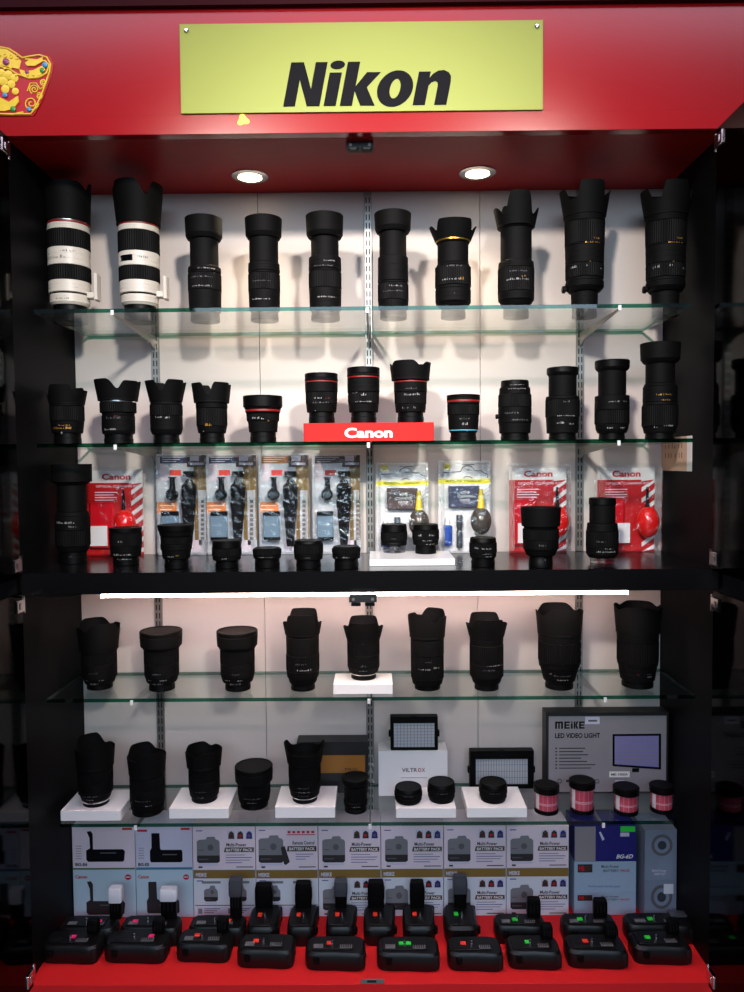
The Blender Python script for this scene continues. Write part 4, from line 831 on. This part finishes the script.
o,org,Y,xa,xb,z0,zt_ = front_box('carton','white carton with small dark and red lettering under the higher video lamp','box',378.5,447.5,796,751,G5[1],.058,'white_card'); ztv = zt_; yv = Y
m_ = MB(); p = on_y(402,772,Y); q = on_y(425,768,Y); W = q.x-p.x; h = q.z-p.z; m_.text('VILTR',p.x,p.z,W*.66,h,Y-.0004,'ink_dark',.01); m_.text('O',p.x+W*.69,p.z,W*.15,h,Y-.0004,'ink_red',.03); m_.text('X',p.x+W*.86,p.z,W*.14,h,Y-.0004,'ink_dark',.01)
p = on_y(401,778,Y); m_.quadf(p.x,p.z,p.x+W*1.1,p.z+.0012,Y-.0004,'ink_grey'); m_.build('lettering',o,org)
def lamp(x0,x1,yb_,yt_,z0,Y,label,grid,fr):
    a = on_y(x0,(yb_+yt_)/2,Y); b = on_y(x1,(yb_+yt_)/2,Y); zt_ = on_y((x0+x1)/2,yt_,Y).z; z0 += .0003
    r = thing('video_lamp',label,'video light',((a.x+b.x)/2,Y+.012,z0),'led video lamps'); org = r.location
    k = 1/ppm(Y); t,s_,bt = fr[0]*k,fr[1]*k,fr[2]*k; xa,xb = a.x,b.x
    m_ = MB(); m_.box((xa,Y,z0),(xb,Y+.022,z0+bt),'cap_black',.002); m_.box((xa,Y,zt_-t),(xb,Y+.022,zt_),'cap_black',.002); m_.box((xa,Y,z0+bt*.8),(xa+s_,Y+.022,zt_-t*.8),'cap_black',.001); m_.box((xb-s_,Y,z0+bt*.8),(xb,Y+.022,zt_-t*.8),'cap_black',.001); m_.box((xa+.002,Y+.016,z0+.002),(xb-.002,Y+.0225,zt_-.002),'cap_black'); m_.build('frame',r,org)
    m_ = MB(); X0,X1,Z0,Z1 = xa+s_,xb-s_,z0+bt,zt_-t; m_.box((X0,Y+.005,Z0),(X1,Y+.016,Z1),'panel_white')
    for i in range(1,grid[0]): x = X0+(X1-X0)*i/grid[0]; m_.quadf(x-.0006,Z0,x+.0006,Z1,Y+.0047,'grid_grey')
    for i in range(1,grid[1]): z = Z0+(Z1-Z0)*i/grid[1]; m_.quadf(X0,z-.0005,X1,z+.0005,Y+.0046,'grid_grey')
    m_.build('led_panel',r,org)
    for x,s_ in ((xa,-1),(xb,1)):
        m_ = MB(); zm = (z0+zt_)/2; m_.box((x+s_*.0002,Y+.005,zm-.009),(x+s_*.004,Y+.017,zm+.004),'cap_black',.001); m_.build('dial',r,org)
    m_ = MB(); m_.box(((xa+xb)/2-.006,Y+.004,zt_-.0002),((xa+xb)/2+.006,Y+.018,zt_+.0012),'cap_black',.0005); m_.build('shoe_mount',r,org)
    return r
lamp(390.5,438,751,717,ztv,yv+.003,'video lamp standing on top of the white carton',(12,8),(6.5,3.4,2.6))
Yl = on_z(500,789,G5[1]).y
lamp(470,534,789.5,751,G5[1],Yl,'video lamp standing on the glass behind the single-adapter stand',(20,4),(8.5,6,4))
o,org,Y,xa,xb,z0,zt_ = front_box('carton','wide grey carton with a picture of a lit panel, behind the pink banded canisters','box',546,668.5,793,712.5,G5[1],.04,'card_black')
m_ = MB(); C_ = lambda px,py: on_y(px,py,Y)
p,q = C_(548.5,792),C_(666.5,715.5); m_.quadf(p.x,p.z,q.x,q.z,Y-.0004,'card_grey')
def lab(t,x_0,y_1,x_1,y_0,mt,bold=.02): p,q = C_(x_0,y_1),C_(x_1,y_0); m_.text(t,p.x,p.z,q.x-p.x,q.z-p.z,Y-.0008,mt,bold)
p,q = C_(555,728.7),C_(584.5,721.3); ux,uz = (q.x-p.x)/29.5,(q.z-p.z)/7.
def bar(*pts): m_.polyf([(p.x+a*ux,p.z+b*uz) for a,b in pts],Y-.0008,'ink_black')
def brect(a,b,c,d): bar((a,b),(c,b),(c,d),(a,d))
brect(0,0,1.9,5.4); brect(3.1,0,4.7,5.4); brect(6,0,7.9,5.4); brect(0,5.4,7.9,7)
for e_ in (9.2,24): brect(e_,0,e_+1.8,7); brect(e_+1.8,0,e_+5.5,1.5); brect(e_+1.8,2.8,e_+5.2,4.2); brect(e_+1.8,5.5,e_+5.5,7)
brect(15.8,0,17.6,5.2); brect(15.8,5.8,17.6,7); brect(18.4+.3,0,20.3,7); bar((20.3,3.5),(21.2,0),(23.3,0),(21.6,3.5)); bar((20.3,3.5),(21.6,3.5),(23.3,7),(21.2,7))
lab('LED VIDEO LIGHT',555,738,600,732.8,'ink_black',.03)
for i in range(7):
    y = 748+i*3.3; p,q = C_(555.3,y+.9),C_(557,y-.5); m_.quadf(p.x,p.z,q.x,q.z,Y-.0008,'ink_dark')
    p,q = C_(559,y+.7),C_(559+(26,24,29,22,28,36,32)[i],y-.4); m_.quadf(p.x,p.z,q.x,q.z,Y-.0008,'ink_dark')
p = C_(559.5,781); 
for x in (559.5,597): 
    c = C_(x,781); m_.tube([(c.x+.0045*math.cos(t*PI/8),Y-.0009,c.z+.0045*math.sin(t*PI/8)) for t in range(16)],.0007,'ink_dark',5,True)
p,q = C_(566,782),C_(574,779.6); m_.quadf(p.x,p.z,q.x,q.z,Y-.0008,'ink_dark')
m_.build('printed_front',o,org)
m_ = MB(); m_.polyf([(C_(x,y).x,C_(x,y).z) for x,y in ((612.4,766),(661,769.5),(661,733.5),(612.4,734))],Y-.0008,'ink_black'); m_.polyf([(C_(x,y).x,C_(x,y).z) for x,y in ((614.5,764),(658.5,767),(658.5,735.6),(614.5,736))],Y-.0012,'panel_violet')
for i in range(1,8): p,q = C_(614.5,736+i*3.6),C_(658.5,736+i*3.7); m_.quadf(p.x,min(p.z,q.z)-.0003,q.x,max(p.z,q.z),Y-.0014,'card_grey')
for i in range(1,11): p,q = C_(614.5+i*4,765),C_(614.9+i*4,736); m_.quadf(p.x,p.z,q.x,q.z,Y-.0014,'card_grey')
p,q = C_(632,772),C_(639,768); m_.quadf(p.x,p.z,q.x,q.z,Y-.0009,'ink_black'); m_.build('panel_picture',o,org)
m_ = MB(); p,q = C_(609,777),C_(629.5,771); m_.quadf(p.x,p.z,q.x,q.z,Y-.0018,'paper_white'); lab('MK-1000A',611,775.4,627.5,772.8,'ink_dark',.02); 
m_.v = [(x,(y-.0012 if abs(y-(Y-.0008))<1e-6 else y),z) for x,y,z in m_.v]
m_.build('model_sticker',o,org); m_ = MB(); p,q = C_(615,784.5),C_(624,780); m_.quadf(p.x,p.z,q.x,q.z,Y-.0012,'card_lilac'); m_.build('small_sticker',o,org); m_ = MB(); p,q = C_(585,724),C_(599.5,716.6); m_.quadf(p.x,p.z,q.x,q.z,Y-.0012,'card_lilac'); p,q = C_(588,721.5),C_(597,719.6); m_.quadf(p.x,p.z,q.x,q.z,Y-.0016,'ink_mid'); m_.build('price_sticker',o,org)
# ------------------------------------------------------------------ cartons at the bottom
BF = -.09
class Print:
    def __init__(s,xa,xb,z0,z1,Y,w,h): s.__dict__.update(locals()); s.m = MB()
    def X(s,u): return s.xa+(s.xb-s.xa)*u/s.w
    def Z(s,v): return s.z1-(s.z1-s.z0)*v/s.h
    def rect(s,u0,v0,u1,v1,mt,l=1): s.m.quadf(s.X(u0),s.Z(v1),s.X(u1),s.Z(v0),s.Y-.0003*l,mt)
    def poly(s,p,mt,l=1): s.m.polyf([(s.X(u),s.Z(v)) for u,v in p],s.Y-.0003*l,mt)
    def text(s,t,u0,v0,u1,v1,mt,bold=.02,l=2,shear=0.): s.m.text(t,s.X(u0),s.Z(v1),s.X(u1)-s.X(u0),s.Z(v0)-s.Z(v1),s.Y-.0003*l,mt,bold,shear)
    def disc(s,u,v,r,mt,l=1,sx=1): s.poly([(u+r*sx*math.cos(t*PI/12),v+r*math.sin(t*PI/12)) for t in range(24)],mt,l)
def carton(label,x0,x1,y0,y1,paper,z0=None,grp=None,depth=.080,BF=BF):
    a = on_y(x0+.3,870,BF); b = on_y(x1-.3,870,BF); za = ZFL if z0 is None else z0; zt_ = on_y((x0+x1)/2,y0,BF).z
    org = Vector(((a.x+b.x)/2,BF+depth/2,za+.0003)); m_ = MB(); m_.box((a.x,BF,za+.0003),(b.x,BF+depth,zt_),paper,.0006)
    o = tag(m_.build('carton',None,org),label,'box',grp); return o,org,Print(a.x+.0008,b.x-.0008,za+.0011,zt_-.0008,BF,62,41),zt_
def done(o,org,p,name): p.m.build(name,o,org)
def cam_pic(p,u,v,w=23,h=24,hi='ink_grey'):
    p.poly([(u,v+5),(u+2,v+3.5),(u+w*.40,v+3),(u+w*.46,v+.6),(u+w*.78,v+.4),(u+w*.84,v+3.2),(u+w-1.5,v+3.6),(u+w,v+5.5),(u+w,v+h*.72),(u,v+h*.72)],hi,1)
    p.poly([(u,v+h*.72),(u+w,v+h*.72),(u+w,v+h-1.5),(u+w-2,v+h),(u+2,v+h),(u,v+h-1.5)],'ink_dark',1)
    p.disc(u+w*.6,v+h*.42,w*.13,'ink_mid',2); p.rect(u+w*.06,v+h*.5,u+w*.3,v+h*.53,'ink_mid',2); p.rect(u+w*.08,v+h*.84,u+w*.5,v+h*.88,'ink_mid',2); p.rect(u+1,v+h+.6,u+w-1,v+h+2.6,'card_lilac',1)
def power(p,top,kind,brand):
    v0 = 0
    if top: v0 = 0; H = 41
    else: p.rect(0,0,62,7.4,'card_brown',1); p.text(brand,2,2.6,13,6,'card_lilac',.04); v0 = 6.5
    s_ = (41-v0)/41.0; V = lambda v: v0+v*s_
    p.rect(3,V(3.2),9.5,V(4.2),'ink_blue',1)
    if kind == 'two':
        for u in (8,37): p.rect(u,V(4),u+19,V(6.5),'ink_grey',1); cam_pic(p,u+2,V(8),14,15*s_+2)
        p.rect(1,V(29),61,V(29.8),'ink_dark',1); p.rect(3,V(31),59,V(40),'card_lilac',1)
        for u in (4,34): p.rect(u,V(32.5),u+4,V(38),'ink_grey',2); [p.rect(u+6,V(32.5+2*i),u+22-3*i,V(33.3+2*i),'ink_mid',2) for i in range(3)]
        return
    if kind == 'remote':
        cam_pic(p,2.5,8,25,27); p.poly([(25,20),(29,18.6),(34,34),(30,37),(28,36)],'ink_dark',3)
        for i in range(6): p.rect(32+i*4.8,4.4,35+i*4.8,6.6,'ink_red',1)
        p.rect(31,7.6,60,8.4,'ink_red',1); p.text('Remote Control',37,14,59,17.4,'ink_dark',.02)
        p.poly([(32,19),(61,19),(61,24),(31,24)],'ink_brown',1); p.text('BATTERY PACK',33.5,20,59.5,23,'white_card',.03)
        for i in range(3): p.rect(40,26.4+i*2.4,58-4*i,27+i*2.4,'ink_blue',1)
    else:
        cam_pic(p,3.6,V(9),23,26*s_)
        for i,(c1,c2) in enumerate((('ink_brown','ink_dark'),('ink_dark','canon_red'),('card_navy','ink_mid'))):
            u = 34.6+i*9; p.rect(u,V(3.6),u+7.6,V(12),'card_lilac',1); p.poly([(u+.8,V(11.6)),(u+1.4,V(6)),(u+4,V(4)),(u+6.6,V(6)),(u+7,V(11.6))],c1,2); p.rect(u+2.4,V(7.4),u+5.2,V(10),c2,3)
        p.text('Multi-Power',33.4,V(15.6),53.6,V(19),'ink_dark',.02)
        p.poly([(32,V(20)),(61,V(20)),(61,V(24.6)),(30.8,V(24.6))],'ink_brown',1); p.text('BATTERY PACK',33,V(21),60,V(23.8),'white_card',.03)
        for i in range(4): p.rect(32.4,V(27+i*2.5),(52,59,57,49)[i],V(27.7+i*2.5),'ink_blue' if i%2 else 'ink_grey',1)
    p.rect(43,V(38.6),60,V(39.5),'ink_dark',1); p.rect(5,V(38.2),9,V(39.8),'ink_dark',1)
GRB = 'white battery pack cartons'
def grip_pic(p,u,v,mt,kind):
    if kind == 'thin': p.poly([(u+1,v),(u+5,v-.6),(u+7,v+2),(u+7,v+17),(u+37,v+17),(u+39,v+19),(u+38,v+28),(u+36,v+29),(u+2,v+29),(u,v+27),(u,v+18),(u+4,v+16),(u+3.6,v+6)],mt,1)
    else: p.poly([(u+2,v),(u+11,v),(u+11.5,v+15),(u+13,v+16),(u+35,v+16),(u+36,v+18),(u+36,v+27),(u+34,v+28),(u+1,v+28),(u,v+26),(u,v+17),(u+2,v+14)],mt,1)
    p.rect(u+14,v+20,u+30,v+21,'ink_mid',2)
rowx = [72.5,135.6,193,255.8,318.3,381,443.6,506.2,569]
lowz = []
for i in range(8):
    x0,x1 = rowx[i],rowx[i+1]; yl = (870,870,869.5,869.5,869,868.5,868,867.5)[i]
    lbl = ('pale blue carton picturing a thin-stalked grip, on the red base in the corner','pale blue carton picturing a stubby grip, standing on the red base','brown-lidded carton with two small camera pictures, next to the pale blue cartons','brown-lidded carton with two small camera pictures, second from the pale blue cartons','brown-lidded battery pack carton on the red base, just left of the middle rail','brown-lidded battery pack carton on the red base, just right of the middle rail','brown-lidded battery pack carton on the red base, second from the sky-coloured carton','brown-lidded battery pack carton on the red base, next to the sky-coloured carton')[i]
    paper = ('card_pale_blue','card_pale_blue','card_cool','card_cool','card_cool','card_cool','card_cool','card_cool')[i]
    o,org,p,zt_ = carton(lbl,x0,x1,yl,916,paper,grp=GRB); lowz.append(zt_)
    if i < 2:
        grip_pic(p,12.5 if i == 0 else 11,10,'ink_dark','thin' if i == 0 else 'wide'); p.text('Canon',2,4,14,7,'ink_red',.03); p.disc(55,6,2.4,'ink_red',1,1.4); p.rect(52.5,5.4,57.5,6.4,'card_pale_blue',2)
    else: power(p,False,'two' if i in (2,3) else 'multi','MEIKE')
    done(o,org,p,'printed_front')
for i in range(8):
    x0,x1 = rowx[i],rowx[i+1]
    lbl = ('pale green-edged carton picturing a thin-stalked grip, under the lowest glass shelf','lilac carton picturing a stubby dark grip, blue lower edge, under the glass shelf','upper white battery pack carton directly beside the lilac carton','white remote-control battery pack carton with a picture of a camera and remote','upper white battery pack carton just left of the middle rail','upper white battery pack carton just right of the middle rail','upper white battery pack carton second from the dark blue carton','upper white battery pack carton next to the dark blue carton')[i]
    o,org,p,zt_ = carton(lbl,x0,x1,(826.5,826.5,826.5,826,826,826,825.6,825.6)[i],868,('card_pink','card_lilac','card_pink','card_pink','card_pink','card_pink','card_pink','card_pink')[i],lowz[i],GRB)
    if i == 0: grip_pic(p,13.5,4.5,'ink_black','thin'); p.text('BG-E6',2.4,34.4,14.5,37.4,'ink_dark',.04); p.rect(0,39.4,62,41,'card_green'); p.rect(50,1,60,3,'ink_red'); [p.rect(3,18+i_*2.4,9,18.6+i_*2.4,'ink_grey') for i_ in range(6)]
    elif i == 1: grip_pic(p,15.5,6,'ink_black','wide'); p.text('BG-E5',2.4,34.4,14.5,37.4,'ink_dark',.04); p.rect(0,38.8,62,41,'card_blue_edge'); p.rect(2,2.5,13,4.6,'ink_red'); p.rect(50,1,60,3,'ink_red'); [p.rect(3,20+i_*2.4,9,20.6+i_*2.4,'ink_grey') for i_ in range(5)]
    else: power(p,True,'remote' if i == 3 else 'multi','')
    done(o,org,p,'printed_front')
z = None; GB = 'blue and grey cartons'
for k,(y0,y1) in enumerate(((893,917),(861.5,893),(826,861.5))):
    lbl = ('pale sky-coloured carton standing on the red base at the foot of its stack','pale sky-coloured carton in the middle of the stack under the dark blue one','dark blue and grey carton with white code and green sticker on top of its stack')[k]
    o,org,p,zt_ = carton(lbl,574,636.5,y0,y1,('card_sky','card_sky','card_navy')[k],z,GB); z = zt_
    if k == 2:
        p.rect(0,0,21,41,'card_grey'); p.text('BG-6D',42,33,59,38,'white_card',.02,2,.3); p.poly([(24.4,7),(26,6),(30,15),(28,17)],'card_lilac'); p.rect(46,0,61,6.6,'sticker_green'); p.rect(46,7.4,55,12,'card_lilac')
    else:
        h = (41,41)[k-0]; p.rect(3,3,18,14,'ink_dark'); p.text('MB',4.4,5,10,12,'ink_red',.05); p.text('DV',11,5,17,12,'ink_brown',.05); p.text('Multi-Power',27,4,45,8,'ink_mid',.01); p.text('BATTERY',29,10,45,13.4,'ink_mid',.02); p.text('PACK',46.5,10,56,13.4,'ink_red',.02)
        p.text('Professional battery grip',14,31,46,34.5,'ink_blue',.0) if k == 1 else None
    done(o,org,p,'printed_front')
z = None
for k,(y0,y1) in enumerate(((880,916),(830,880))):
    lbl = ('small misty blue-grey carton with a lens picture on the red base, dark corner','taller misty blue-grey carton with a round lens picture on top in the dark corner')[k]
    o,org,p,zt_ = carton(lbl,644.5,677,y0,y1,'card_mist',z,GB,.08,-.111); z = zt_; p.w = 32; p.h = 50 if k else 36
    p.disc(17,15,11,'ink_mid',1); p.disc(17,15,8,'card_mist',2); p.disc(17,15,4.5,'plastic_smoke',3)
    if k: p.text('Multi-Power',7,39.5,22,42,'card_lilac',.01); p.text('GRIP KIT',9,43,21,45.4,'card_lilac',.02)
    else: p.rect(19,3,29,12,'card_cool',4)
    done(o,org,p,'printed_front')
# ------------------------------------------------------------------ battery grips
def rbox(m_,cx,cy,z0,z1,hx,hy,mt,e=4.,top=.86,n=32,bot=.93,bulge=0.):
    prof = ((z0,bot),(z0+(z1-z0)*.14,.985),(z0+(z1-z0)*.5,1.0),(z0+(z1-z0)*.84,.975),(z1,top)); V = []
    for z,s_ in prof:
        for i in range(n):
            t = 2*PI*i/n; c,s2 = math.cos(t),math.sin(t); x = math.copysign(abs(c)**(2/e),c); y = math.copysign(abs(s2)**(2/e),s2)
            ins = (1-s_)*min(hx,hy); X = x*(hx-ins); Yv = y*(hy-ins)
            if bulge: Yv -= bulge*max(0,x-.15)**.7*(1 if y < 0 else .0) if x > .15 else 0
            V.append((cx+X,cy+Yv,z))
    F = [tuple(range(n-1,-1,-1)),tuple(4*n+i for i in range(n))]+[(k*n+i,k*n+(i+1)%n,(k+1)*n+(i+1)%n,(k+1)*n+i) for k in range(4) for i in range(n)]
    m_.add(V,F,mt,False); o = len(m_.f)
    for i in range(o-4*n,o): m_.sm[i] = True
def grip(label,cx,cy,L,W,H,rz=0.,stalk=None,cap=None,stickers=(),plate=None,grp=None,terminal=True,bulge=.006):
    r = thing('battery_grip',label,'battery grip',(cx,cy,ZFL+.0003),grp,rz)
    m_ = MB(); rbox(m_,0,0,0,H,L/2,W/2,'grip_black',5.,.84,40,.92,bulge); m_.build('body',r)
    m_ = MB(); m_.box((-L*.40,-W*.30,H),(L*.30,W*.34,H+.0022),'grip_black',.001); m_.build('mounting_plate',r)
    zp = H+.0022
    m_ = MB(); rbox(m_,L*.43,-W*.12,H*.15,H*.86,L*.075,W*.42,'grip_rubber',4.); m_.build('rubber_pad',r)
    if terminal:
        m_ = MB(); m_.box((L*.08,-W*.27,zp),(L*.28,-W*.10,zp+.0012),'terminal_grey',.0004)
        for i in range(5): m_.box((L*(.10+.036*i),-W*.25,zp+.0012),(L*(.115+.036*i),-W*.12,zp+.0018),'grip_black')
        m_.build('contact_strip',r)
    m_ = MB(); m_.box((-L*.36,-W*.26,zp),(-L*.20,-W*.06,zp+.0012),'terminal_grey' if plate else 'grip_rubber',.0004); m_.build('data_plate',r)
    m_ = MB(); m_.lathe([(.0032,zp),(.0032,zp+.0035),(.0022,zp+.006),(.0016,zp+.0075)],'chrome',14,(-L*.05,-W*.05,0)); m_.build('tripod_screw',r)
    m_ = MB(); m_.lathe([(.006,H*.45),(.0065,H*.5),(.0065,H*.75),(.006,H*.8)],'rubber',24,(-L*.30,-W*.475,0),rib=.08); m_.build('wheel',r)
    m_ = MB(); m_.lathe([(.0045,L*.485),(.0045,L*.51),(.0036,L*.515)],'cap_black',18,(0,-W*.1,H*.5),axis='x'); m_.build('locking_knob',r)
    if stalk:
        sx_,sy_,hx,hy,hz = stalk; m_ = MB(); rbox(m_,sx_,sy_,zp,hz,hx,hy,'cap_black',6.,.80); s_o = m_.build('battery_stalk',r)
        if cap:
            m_ = MB(); z1 = hz*.98
            for i in range(-1,2): m_.box((sx_+i*hx*.5-.001,sy_-hy-.0006,zp+(hz-zp)*.3),(sx_+i*hx*.5+.001,sy_-hy-.0001,hz*.8),'grip_rubber')
            m_.build('ridges',s_o)
            m_ = MB(); rbox(m_,sx_,sy_,hz-(hz-zp)*cap[1],hz+.004,hx+.0022,hy+.0022,cap[0],6.,.85); q = m_.build('stalk_cover',s_o); q['label'] = 'milky plastic cover' if cap[0] == 'plastic_milky' else 'smoky plastic cover'
        else:
            m_ = MB()
            for i in range(-1,2): m_.box((sx_+i*hx*.5-.001,sy_-hy-.0008,zp+(hz-zp)*.3),(sx_+i*hx*.5+.001,sy_-hy-.0001,hz*.85),'grip_rubber')
            m_.build('ridges',s_o)
    for u,v,mt in stickers:
        m_ = MB(); m_.box((u-.0055,v-.0045,zp+.0002),(u+.0055,v+.0045,zp+.0026),mt,.0004); q = m_.build('price_sticker',r); q['label'] = {'sticker_red':'red price sticker','sticker_pink':'pink price sticker','sticker_green':'green price sticker'}[mt]
    return r
GF,GK = 'battery grips in the front row','battery grips in the back row'
H_ = .036; W_ = .062
def front_grip(x0,x1,yb_,label,col,su=-.0,stalk=True,two=False,plate=False,st=None):
    f = on_z((x0+x1)/2,yb_,ZFL); a = on_y(x0,yb_-10,f.y+.02); b = on_y(x1,yb_-10,f.y+.02); L = (b.x-a.x)*.98; cx = (a.x+b.x)/2; cy = f.y+W_/2+.004
    stk = [(su*L,-W_*.02,col)]+([(su*L+.014,-W_*.02,col)] if two else [])
    return grip(label,cx,cy,L,W_,H_,0,(L*.30,W_*.26,.012,.009,H_+.030) if stalk else None,None,stk,plate,GF)
front_grip(42,100.5,966,'battery grip with a pink sticker in the front row, by the black side wall','sticker_pink',.0)
front_grip(104,168,965.5,'battery grip with a pink sticker in the front row, second from the black side wall','sticker_pink',.22)
front_grip(176,231.5,964.5,'battery grip with a red sticker in the front row, just right of the pink-stickered ones','sticker_red',-.14,plate=True)
front_grip(236.5,295,970.5,'battery grip with red sticker in the front row, left of the small metal lock plate','sticker_red',-.18,stalk=False,plate=True)
front_grip(304.5,366,973,'battery grip with red sticker in the front row, right above the small metal lock plate','sticker_red',-.10,stalk=False,plate=True)
front_grip(376,440,973.5,'battery grip with two green stickers in the front row','sticker_green',-.10,stalk=False,two=True,plate=True)
front_grip(447,503,973.5,'red-stickered front-row battery grip next to the one with two green stickers','sticker_red',-.2,stalk=False)
front_grip(507,561,972,'battery grip with one green sticker in the front row, second past the two-green one','sticker_green',-.1)
front_grip(566,627,971,'battery grip with a red sticker in the front row, near the dark corner','sticker_red',-.16)
front_grip(632,690,967,'battery grip with a green sticker in the front row, in the dark corner','sticker_green',-.2)
CF = on_z(370,968,ZFL).y+W_+.010
def back_flat(x0,x1,yc,label,col,stx,ys,cap,su,hw=6,extra=None):
    cy = CF+W_*.40+yc; k = 1/ppm(cy); a = on_y(x0,930,cy); b = on_y(x1,930,cy); L = b.x-a.x; cx = (a.x+b.x)/2
    hz = on_y((x0+x1)/2,ys,cy+.012).z-ZFL; sx_ = on_y(stx,900,cy+.012).x-cx
    return grip(label,cx,cy,L,W_*.86,H_+.002,0,(sx_,.012,hw*k,.009,hz),cap,[(su*L,-.004,col)],True,GK)
back_flat(62,118,.0,'battery grip with a milky-covered stalk in the back row, by the black side wall','sticker_pink',116,889,('plastic_milky',.42),.18)
back_flat(122,181,.0,'battery grip with a milky-covered stalk in the back row, second from the black side wall','sticker_pink',169,890,('plastic_milky',.34),-.26,8)
back_flat(190,246,.0,'back-row battery grip with smoky-covered thin stalk, in front of a two-picture carton','sticker_red',236,880,('plastic_smoke',.40),.2,6)
back_flat(494,545,.0,'green-stickered back-row battery grip with upright dark stalk, next to the end-on grips','sticker_green',533.5,898,None,-.10,7)
back_flat(561,615,.0,'battery grip with a green sticker in the back row, in front of the sky-coloured cartons','sticker_green',600,899,None,-.16,7)
back_flat(624,690,.0,'battery grip with a smoky-covered stalk in the back row, in the dark corner','sticker_green',678,915,('plastic_smoke',.6),-.12,8)
def back_end(cx_,w,sx_,hw,ys,label,col,cap=None):
    L = .092; cy = CF+L/2-.006; k = 1/ppm(cy); c = on_y(cx_,925,cy)
    cys = cy+L*.36; hz = on_y(sx_,ys,cys).z-ZFL; xs = on_y(sx_,900,cys).x-c.x
    return grip(label,c.x,cy,L,w*k,H_+.004,PI/2,(L*.36,-xs,.011,hw/ppm(cys),hz),cap,[(-L*.02,w*k*.12,col)],False,GK,terminal=False,bulge=.004)
back_end(264,31,264,9,884,'end-on battery grip in the back row, nearest the smoky thin-stalked one','sticker_red')
back_end(302.5,29,303.5,8.5,882,'end-on battery grip in the back row, second of the red-stickered ones','sticker_red')
back_end(341,30,341,6,882,'end-on battery grip with a smoky see-through stalk and a red sticker','sticker_red',('plastic_smoke',.5))
back_end(379,32,376,8.5,881,'end-on battery grip in the back row, right behind the two-green-sticker one, ridged stalk','sticker_red')
back_end(418.5,33,417,7.5,881,'end-on battery grip in the back row, last of the red-stickered ones','sticker_red')
back_end(460,34,460,6.5,878,'end-on battery grip with a smoky stalk and a green sticker','sticker_green',('plastic_smoke',.5))
# lock plate on the front edge
p = on_y(361,983.5,YF-.001); q = on_y(384,979,YF-.001); m_ = MB(); m_.box((p.x,YF-.0016,p.z),(q.x,YF-.0003,q.z),'steel_slot',.0004); m_.quadf(p.x+.012,p.z+.002,p.x+.03,q.z-.002,YF-.0018,'slot_dark')
tag(m_.build('lock_plate',None,((p.x+q.x)/2,YF,p.z)),'small metal lock plate on the front edge of the red base','lock')
WORLD, E_AREA, E_SPOT, E_TRACK, E_FILL = 0.6, 50.0, 9.5, 540.0, 74.0
# ------------------------------------------------------------------ light
w = bpy.data.worlds.new('shop_light'); S.world = w; w.use_nodes = True; nt = w.node_tree; bg = nt.nodes['Background']
tc = nt.nodes.new('ShaderNodeTexCoord'); sp = nt.nodes.new('ShaderNodeSeparateXYZ'); cr = nt.nodes.new('ShaderNodeValToRGB')
nt.links.new(tc.outputs['Generated'],sp.inputs[0]); nt.links.new(sp.outputs['Z'],cr.inputs[0]); nt.links.new(cr.outputs[0],bg.inputs[0])
e = cr.color_ramp.elements; e[0].position = .0; e[0].color = (.05,.055,.065,1); e[1].position = .56; e[1].color = (.80,.70,.80,1)
e2 = e.new(.41); e2.color = (.11,.12,.14,1)
bg.inputs[1].default_value = WORLD
def area(name,loc,target,sx_,sy_,en,col):
    l = bpy.data.lights.new(name,'AREA'); l.shape = 'RECTANGLE'; l.size = sx_; l.size_y = sy_; l.energy = en; l.color = col
    o = bpy.data.objects.new(name,l); COL.objects.link(o); o.location = loc; o.rotation_euler = (Vector(target)-Vector(loc)).to_track_quat('-Z','Y').to_euler(); return o
for x_,t_ in ((-.80,.30),(.85,-.33)):
    l = bpy.data.lights.new('track_spot','SPOT'); l.energy = E_TRACK; l.color = (1.0,.93,.84); l.spot_size = math.radians(25.5); l.spot_blend = 1.0; l.shadow_soft_size = .12
    o = bpy.data.objects.new('track_spot',l); COL.objects.link(o); o.location = (x_,-3.2,2.86); o.rotation_euler = (Vector((t_,0,1.58))-o.location).to_track_quat('-Z','Y').to_euler()
area('shop_ceiling_light',(0,-1.70,3.2),(0,-1.699,0),4.2,.9,E_AREA,(.95,.76,1.0))
area('cool_front_fill',(.2,-4.3,2.45),(0,0,1.1),3.0,1.0,E_FILL,(.60,.81,1.0))  # unseen cool fill behind the camera, added to brighten the stand fronts
for p in SPOTS:
    l = bpy.data.lights.new('downlight','SPOT'); l.energy = E_SPOT; l.color = (1.0,.80,.56); l.spot_size = math.radians(110); l.spot_blend = 1.0; l.shadow_soft_size = .022
    o = bpy.data.objects.new('downlight',l); COL.objects.link(o); o.location = (p.x,p.y,ZC-.012); o.rotation_euler = (math.radians(-6),0,0)
vs = S.view_settings; S.display_settings.display_device = 'sRGB'; vs.view_transform = 'Standard'; vs.look = 'None'; vs.exposure = 0.0; vs.gamma = 1.0; vs.use_curve_mapping = False
